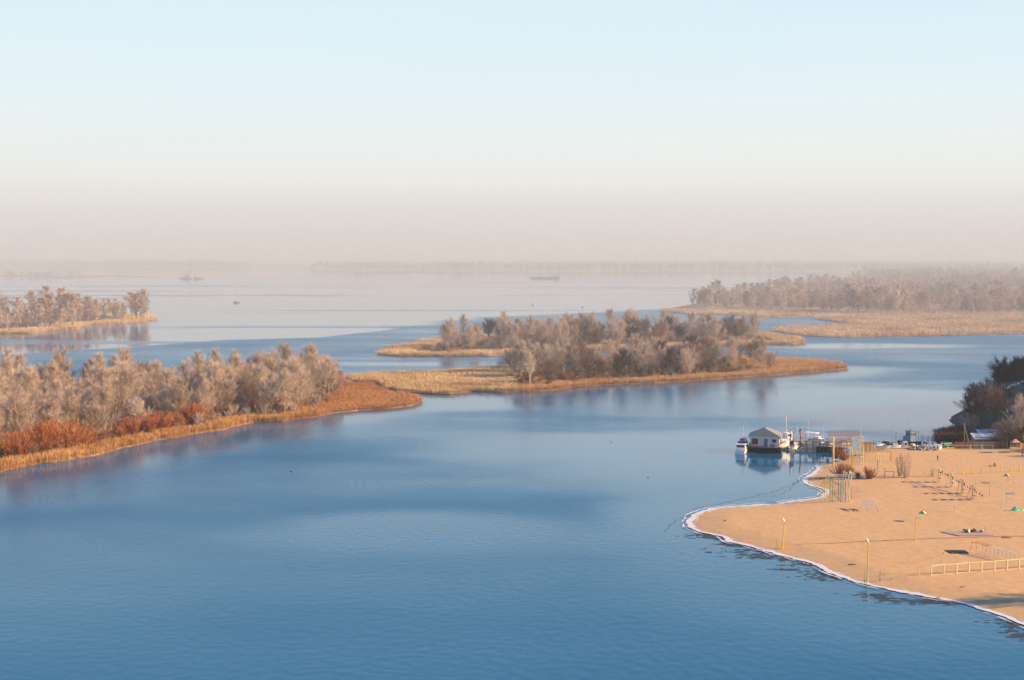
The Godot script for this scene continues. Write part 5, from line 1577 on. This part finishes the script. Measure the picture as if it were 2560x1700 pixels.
	plant_kind("sapling0", grow_bush({"seed": 131, "height": 8.0, "stems": 9, "fan": 0.16, "twigs": 30, "twig_long": 1.3, "twig_wide": 0.035}), M.wood, ["fawn", "grey"])
	place_plant("sapling0", "bare_sapling", "thin bare sapling right of the net goal", "tree", "", v3(Vector2(108.77, -373.1), 0.5), 1.0, 0)
	place_plant("sapling0", "bare_sapling", "thin bare sapling just behind the one right of the net goal", "tree", "", v3(Vector2(107.88, -375.83), 0.5), 0.85, 1)
	place_plant("sapling0", "bare_sapling", "small bare sapling at the far fence behind the tyre course", "tree", "", v3(Vector2(116.81, -375.14), 0.5), 0.42, 0)
	# people
	person("person in dark clothes walking on the far beach", on_beach(Vector2(127.6, -404.69)), 0.6, walker(Color(0.03, 0.02, 0.03), Color(0.03, 0.03, 0.04), Color(0.06, 0.04, 0.03), 0.14))
	person("person in a navy jacket and white cap walking by the playground", on_beach(Vector2(156.37, -413.64)), -1.3, walker(Color(0.03, 0.04, 0.09), Color(0.05, 0.05, 0.09), Color(0.7, 0.7, 0.7), 0.3))
	person("person in black standing at the waterside below the pier", v3(Vector2(93.38, -398.82), 0.3), 2.4, walker(Color(0.02, 0.02, 0.03), Color(0.02, 0.02, 0.025), Color(0.03, 0.02, 0.02), 0.05))
	t = thing("bench", "low pinkish bench behind the far fence with a person on it", "bench", Vector3(139.9, 0.5, -392.98))
	part_block(t, "seat", Vector3(0, 0.44, 0), Vector3(1.9, 0.08, 0.45), M.board)
	for x in [-0.8, 0.8]: part_block(t, "leg", Vector3(x, 0.2, 0), Vector3(0.1, 0.5, 0.4), M.board)
	var red := Color(0.30, 0.02, 0.04)
	var dark := Color(0.06, 0.03, 0.03)
	var skin := Color(0.48, 0.29, 0.2)
	var sit := [[Vector3(0, 0.56, 0), Vector3(0, 0.75, 0.01), 0.15, 0.14, red], [Vector3(0, 0.75, 0.01), Vector3(0, 0.99, 0.03), 0.15, 0.16, red], [Vector3(-0.14, 1.02, 0.03), Vector3(0.14, 1.02, 0.03), 0.08, 0.08, red], [Vector3(0, 1.05, 0.03), Vector3(0, 1.14, 0.04), 0.055, 0.05, skin], [Vector3(0, 1.2, 0.06), Vector3(0, 1.26, 0.06), 0.085, 0.09, skin], [Vector3(0, 1.25, 0.01), Vector3(0, 1.3, 0.03), 0.095, 0.09, dark]]
	for k in [-1, 1]:
		sit.append_array([[Vector3(0.09 * k, 0.55, 0), Vector3(0.12 * k, 0.54, 0.42), 0.1, 0.07, dark], [Vector3(0.12 * k, 0.54, 0.42), Vector3(0.12 * k, 0.1, 0.48), 0.068, 0.045, dark], [Vector3(0.12 * k, 0.05, 0.45), Vector3(0.13 * k, 0.05, 0.63), 0.045, 0.035, dark], [Vector3(0.18 * k, 1.02, 0.03), Vector3(0.25 * k, 0.76, 0.02), 0.06, 0.05, red], [Vector3(0.25 * k, 0.76, 0.02), Vector3(0.14 * k, 0.66, 0.24), 0.05, 0.036, red], [Vector3(0.14 * k, 0.66, 0.24), Vector3(0.1 * k, 0.65, 0.34), 0.034, 0.02, skin]])
	person("person in a dark red coat sitting on the bench behind the far fence", Vector3(140.48, 0.5, -392.98) + Vector3(0, 0, 0), 0.3, sit)

func goal(label: String, a: Vector3, b: Vector3, high: float, m: String) -> void:
	var t := thing("football_goal", label, "goal", a)
	for p in [a, b]:
		wbar(t, "post", p - Vector3(0, 0.3, 0), p + Vector3(0, high, 0), 0.09, m)
		wbar(t, "back_stay", p + Vector3(0, -0.2, -1.3), p + Vector3(0, high, 0), 0.05, m, 4)
	wbar(t, "crossbar", a + Vector3(0, high, 0), b + Vector3(0, high, 0), 0.09, m)
	var s := begin()
	for i in 9:
		var p := a.lerp(b, (i + 0.5) / 9.0)
		bar(s, p + Vector3(0, 0, -1.3), p + Vector3(0, high, 0), 0.012, 3)
	for i in 6:
		var f := (i + 0.5) / 6.0
		var o := Vector3(0, high * f, -1.3 * (1.0 - f))
		bar(s, a + o, b + o, 0.012, 3)
	build(s, "net", M.wood if m == "grey" else M.pale_grey, t)

func make_slide_tower() -> void:
	var t := thing("slide_tower", "tall scaffold slide tower of yellow, white and green poles by the bay", "slide tower", Vector3(81.06, 0.5, -335.83))
	for e in [[Vector3(79.87, 0.3, -335.83), Vector3(79.77, 7.03, -335.83)], [Vector3(81.96, 0.3, -335.83), Vector3(81.86, 7.03, -335.83)], [Vector3(83.11, 0.4, -335.83), Vector3(83.01, 7.03, -335.83)], [Vector3(85.52, 0.5, -339.72), Vector3(85.44, 5.99, -339.72)]]:
		wbar(t, "upright", e[0], e[1], 0.075, "green")
		wbar(t, "upright", e[0] + Vector3(0, 0, -2.4), e[1] + Vector3(0, 0, -2.4), 0.07, "green")
	for e in [[Vector3(79.83, 2.71, -335.83), Vector3(83.12, 2.71, -335.83)], [Vector3(79.87, 0.5, -335.83), Vector3(83.16, 0.5, -335.83)], [Vector3(79.79, 5.63, -335.83), Vector3(82.3, 4.52, -335.83)], [Vector3(82.08, 5.63, -335.83), Vector3(79.81, 4.32, -335.83)], [Vector3(79.83, 3.12, -335.83), Vector3(81.96, 0.7, -335.83)], [Vector3(83.1, 3.92, -335.83), Vector3(79.83, 2.61, -335.83)]]:
		wbar(t, "brace", e[0], e[1], 0.05, "green", 4)
		wbar(t, "brace", e[0] + Vector3(0, 0, -2.4), e[1] + Vector3(0, 0, -2.4), 0.05, "grey", 4)
	wbar(t, "top_beam", Vector3(78.97, 7.13, -335.83), Vector3(84.75, 7.13, -335.83), 0.1, "white")
	wbar(t, "top_beam", Vector3(78.97, 7.13, -335.83) + Vector3(0, 0, -2.4), Vector3(84.75, 7.13, -335.83) + Vector3(0, 0, -2.4), 0.09, "white")
	part_block(t, "platform", Vector3(81.48, 6.23, -335.83) - t.position + Vector3(0, 0, -1.2), Vector3(2.6, 0.1, 2.3), M.board)
	for z in [0.0, -2.4]:
		var o := Vector3(0, 0, z)
		wbar(t, "chute_rail", Vector3(80.96, 7.13, -335.83) + o, Vector3(79.69, 5.53, -335.83) + o, 0.11, "yellow")
		wbar(t, "chute_rail", Vector3(79.17, 6.93, -335.83) + o, Vector3(77.42, 4.12, -335.83) + o, 0.11, "yellow")
		wbar(t, "chute_post", Vector3(77.47, 0.4, -335.83) + o, Vector3(77.42, 4.12, -335.83) + o, 0.08, "cream")
		wbar(t, "chute_post", Vector3(78.47, 0.4, -335.83) + o, Vector3(78.4, 5.43, -335.83) + o, 0.08, "cream")
		wbar(t, "chute_post", Vector3(79.07, 0.4, -335.83) + o, Vector3(78.97, 6.93, -335.83) + o, 0.09, "yellow")
		wbar(t, "ladder_rail", Vector3(84.69, 7.94, -335.83) + o, Vector3(83.11, 0.4, -335.83) + o, 0.1, "white")
		wbar(t, "ladder_rail", Vector3(83.19, 7.94, -335.83) + o, Vector3(82.26, 0.4, -335.83) + o, 0.09, "white")
		wbar(t, "ladder_rail", Vector3(83.56, 6.53, -335.83) + o, Vector3(84.15, 0.7, -335.83) + o, 0.07, "cream")
		s_hoop(t, Vector3(84.74, 7.84, -335.83) + o)
		s_hoop(t, Vector3(83.24, 7.84, -335.83) + o)
	for i in 8:
		var f := (i + 0.5) / 8.0
		var p: Vector3 = Vector3(84.55, 7.03, -335.83)
		var q: Vector3 = Vector3(83.11, 0.5, -335.83)
		wbar(t, "rung", p.lerp(q, f), p.lerp(q, f) + Vector3(0, 0, -2.4), 0.035, "white", 4)

func s_hoop(t: Node3D, c: Vector3) -> void:
	var s := begin()
	torus(s, c - t.position, Vector3(0, 0, 1), 0.28, 0.05, 10, 5)
	build(s, "hand_hoop", M.cream, t)

# four tall frames hung with tyres, joined by a sloping rope way
func make_tyre_course() -> void:
	var feet := [Vector3(115.54, 0.5, -365.73), Vector3(116.34, 0.5, -357.77), Vector3(116.01, 0.5, -347.78), Vector3(115.69, 0.5, -338.88)]
	var names := ["farthest", "second farthest", "second nearest", "nearest"]
	for i in 4:
		var p: Vector3 = feet[i]
		var t := thing("tyre_frame", "tall pale frame hung with black tyres, %s of the four" % names[i], "climbing frame", p, "frames of the tyre course")
		for e in [[-0.9, -0.9], [0.0, 0.0], [1.0, 1.0]]:
			part_bar(t, "pole", Vector3(e[0] * 1.5, -0.3, e[1] * 0.3), Vector3(e[1] * 0.4, 3.9, 0), 0.07, M.cream if i < 2 else M.pink)
		part_bar(t, "pole", Vector3(0.5, -0.3, -1.1), Vector3(0.5, 3.7, -0.9), 0.07, M.cream if i < 2 else M.pink)
		for y in [1.0, 3.0, 3.75]:
			part_bar(t, "crossbar", Vector3(-0.6, y, 0), Vector3(0.7, y, 0), 0.05, M.cream, 4)
		for k in 5:
			var s := begin()
			part_block(t, "step_board", Vector3(0.15, 0.5 + k * 0.75, 0), Vector3(0.07, 0.4, 1.7), M.cream)
			if k % 2 == 0: continue
			for z in [-0.55, 0.55]:
				s = begin()
				torus(s, Vector3([-0.2, 0.35, 0.0, 0.45, 0.1][k], 0.5 + k * 0.75, z), Vector3(1.0, 0.1, 0.12).normalized(), 0.2, 0.1, 10, 5)
				build(s, "tyre", M.tar, t)
		part_block(t, "sill", Vector3(0.3, 0.05, 0), Vector3(3.0, 0.12, 0.25), M.green if i < 2 else M.rust)
	var t := thing("rope_way", "sloping rope way threaded with tyres linking the tyre frames", "rope way", (feet[1] + feet[3]) / 2.0 + Vector3(0.8, 0, 0))
	for k in [-1, 1]:
		wbar(t, "rope", feet[0] + Vector3(0.8, 2.9, k * 0.4), feet[3] + Vector3(3.0, 0.9, k * 0.4), 0.035, "pale_grey", 4)
		wbar(t, "hand_rope", feet[0] + Vector3(0.8, 3.6, k * 0.4), feet[3] + Vector3(3.0, 1.7, k * 0.4), 0.03, "pale_grey", 4)
	for i in 15:
		var f := (i + 0.5) / 15.0
		var c: Vector3 = (feet[0] + Vector3(0.8, 2.9, 0)).lerp(feet[3] + Vector3(3.0, 0.9, 0), f) - t.position
		var s := begin()
		torus(s, c + Vector3(0, 0.05, 0.2 if i % 2 else -0.2), Vector3(0.8, 0.3, 0.3 if i % 2 else -0.4).normalized(), 0.2, 0.1)
		build(s, "tyre", M.tar, t)
	for e in [0.45, 0.7, 0.97]:
		var c: Vector3 = (feet[0] + Vector3(0.8, 2.9, 0)).lerp(feet[3] + Vector3(3.0, 0.9, 0), e)
		for k in [-1, 1]: wbar(t, "prop", Vector3(c.x, 0.2, c.z + k * 0.5), c + Vector3(0, 0.7, k * 0.4), 0.05, "pale_grey", 4)

# ---------------------------------------------------------------- far things
func make_far_things() -> void:
	# river cargo ship
	var at: Vector3 = Vector3(87.39, 0, -3582.91)
	var t := thing("cargo_ship", "long low grey-blue cargo ship crossing the far river", "ship", at, "", PI)
	var s := begin()
	hull(s, 76.0, 12.0, 3.6, 1.2, 0.95, 0.35)
	build(s, "hull", M.steel_blue, t)
	part_block(t, "hatch_coaming", Vector3(2.0, 4.1, 0), Vector3(44, 1.2, 8.6), M.grey)
	for i in 6: part_block(t, "hatch_cover", Vector3(-17.0 + i * 7.4, 4.9, 0), Vector3(7.0, 0.5, 9.0), M.pale_grey)
	var house := part_block(t, "superstructure", Vector3(-28.0, 7.0, 0), Vector3(13.0, 6.4, 10.0), M.offwhite)
	for i in 5: part_block(house, "window", Vector3(-32.5 + i * 2.3, 8.6, 5.03), Vector3(1.2, 0.9, 0.1), M.glass)
	part_block(t, "wheelhouse", Vector3(-25.5, 11.4, 0), Vector3(5.0, 2.6, 7.0), M.white)
	part_block(t, "funnel", Vector3(-31.5, 11.6, 0), Vector3(2.2, 3.0, 2.2), M.cream)
	part_bar(t, "mast", Vector3(25.0, 4.0, 0), Vector3(25.0, 12.0, 0), 0.35, M.white)
	part_bar(t, "mast", Vector3(29.0, 4.0, 0), Vector3(29.0, 12.0, 0), 0.35, M.white)
	part_bar(t, "crossbeam", Vector3(25.0, 11.6, 0), Vector3(29.0, 11.6, 0), 0.3, M.white)
	part_block(t, "forecastle", Vector3(33.0, 5.0, 0), Vector3(6.0, 1.6, 5.0), M.pale_grey)
	# floating crane
	at = Vector3(-844.42, 0, -3582.91)
	t = thing("crane_barge", "floating crane barge with a raised boom on the far river", "crane barge", at)
	part_block(t, "pontoon", Vector3(-13, 1.4, 0), Vector3(32, 3.6, 14), M.steel_blue)
	part_block(t, "engine_house", Vector3(-12, 6.0, 0), Vector3(13, 5.6, 9), M.roof_grey)
	part_block(t, "cab", Vector3(-6.5, 9.6, 2), Vector3(5, 3.4, 5), M.steel_blue)
	for z in [-2.2, 2.2]:
		part_bar(t, "boom_chord", Vector3(-4.5, 6.0, z), Vector3(-0.5, 50.0, 0), 0.55, M.roof_grey)
		part_bar(t, "boom_chord", Vector3(-0.5, 6.0, z), Vector3(0.5, 50.0, 0), 0.5, M.roof_grey)
		part_bar(t, "back_stay", Vector3(-11.0, 24.0, z), Vector3(-0.5, 49.0, 0), 0.35, M.roof_grey)
		part_bar(t, "gantry", Vector3(-4.5, 8.0, z), Vector3(-11.0, 24.0, z), 0.5, M.roof_grey)
	for i in 8:
		var y := 9.0 + i * 5.0
		var f := (y - 6.0) / 44.0
		part_bar(t, "lacing", Vector3(lerpf(-4.5, -0.5, f), y, 0), Vector3(lerpf(-0.5, 0.5, f), y + 3.0, 0), 0.3, M.roof_grey, 4)
	part_bar(t, "hoist_rope", Vector3(0.5, 50.0, 0), Vector3(3.0, 14.0, 0), 0.18, M.roof_grey, 4)
	at = Vector3(-817.48, 0, -3552.77)
	t = thing("barge", "small dark barge lying right of the floating crane", "barge", at)
	s = begin()
	hull(s, 24.0, 9.0, 2.6, 1.0, 0.95, 0.2)
	build(s, "hull", M.steel_blue, t)
	part_block(t, "cargo", Vector3(-1, 3.4, 0), Vector3(13, 2.4, 6), M.roof_grey)
	part_block(t, "stern_house", Vector3(-9.0, 4.2, 0), Vector3(4, 3.4, 6), M.maroon)
	# small boats, buoys
	motor_boat("tiny white motor boat on the far river left of centre", Vector3(-359.15, 0, -1774.45), deg_to_rad(180), 9.0, "white", "offwhite")
	for e in [[Vector2(-449.38, -2247.41), "white", "small white buoy far out, above the tiny white motor boat", 1.6], [Vector2(-115.61, -1955.57), "grey", "small dark buoy on the far river in mid picture", 1.6], [Vector2(-31.06, -2070.84), "white", "small white buoy on the far river right of centre", 1.8], [Vector2(25.35, -1689.09), "black", "dark buoy on the far river above the wooded islands", 1.8], [Vector2(84.1, -1623.98), "black", "dark buoy close above the long island's trees", 1.6], [Vector2(-63.27, -386.58), "black", "black buoy on the open near water, left of centre", 0.42], [Vector2(32.92, -448.31), "black", "small black buoy on the near water right of centre", 0.3], [Vector2(37.99, -376.74), "black", "small black buoy off the beach's point", 0.3]]:
		t = thing("buoy", e[2], "buoy", v3(e[0], 0))
		s = begin()
		bar(s, Vector3(0, -0.3 * e[3], 0), Vector3(0, 0.5 * e[3], 0), 0.62 * e[3], 10, 0.5 * e[3])
		build(s, "float", M[e[1]], t)
		part_bar(t, "top_mark", Vector3(0, 0.4 * e[3], 0), Vector3(0, 1.1 * e[3], 0), 0.12 * e[3], M[e[1]])
	# white houses and a water tower on the far bank
	for e in [[Vector2(-2129.09, -10372.39), 16.0], [Vector2(-1995.07, -10372.39), 12.0], [Vector2(-1606.02, -9429.1), 14.0], [Vector2(-1370.66, -8643.03), 12.0], [Vector2(1384.5, -9429.1), 18.0], [Vector2(1405.8, -7977.89), 16.0], [Vector2(2691.47, -9429.1), 20.0], [Vector2(2857.61, -9429.1), 12.0], [Vector2(2834.01, -9018.98), 14.0], [Vector2(1071.05, -3769.37), 10.0]]:
		t = thing("far_house", "tiny white house among the woods of the far bank", "house", v3(e[0], 1.0), "white houses on the far bank")
		var w: float = e[1]
		part_block(t, "wall", Vector3(0, w * 0.3, 0), Vector3(w * 1.3, w * 0.6, w * 0.8), M.white)
		s = begin()
		prism(s, pts([-w * 0.72, -w * 0.48, w * 0.72, -w * 0.48, w * 0.72, w * 0.48, -w * 0.72, w * 0.48]), w * 0.6, w * 0.95, 0.3)
		build(s, "roof", M.pale_grey, t)
	for e in [[Vector2(2979.91, -8643.03), "white water tower standing above the far woods at the right", "white"], [Vector2(1101.6, -8643.03), "thin white mast above the far woods right of the ship", "white"]]:
		t = thing("water_tower", e[1], "tower", v3(e[0], 1.0))
		part_bar(t, "shaft", Vector3.ZERO, Vector3(0, 30, 0), 2.6, M[e[2]], 10)
		part_bar(t, "tank", Vector3(0, 30, 0), Vector3(0, 42, 0), 5.0, M[e[2]], 12)
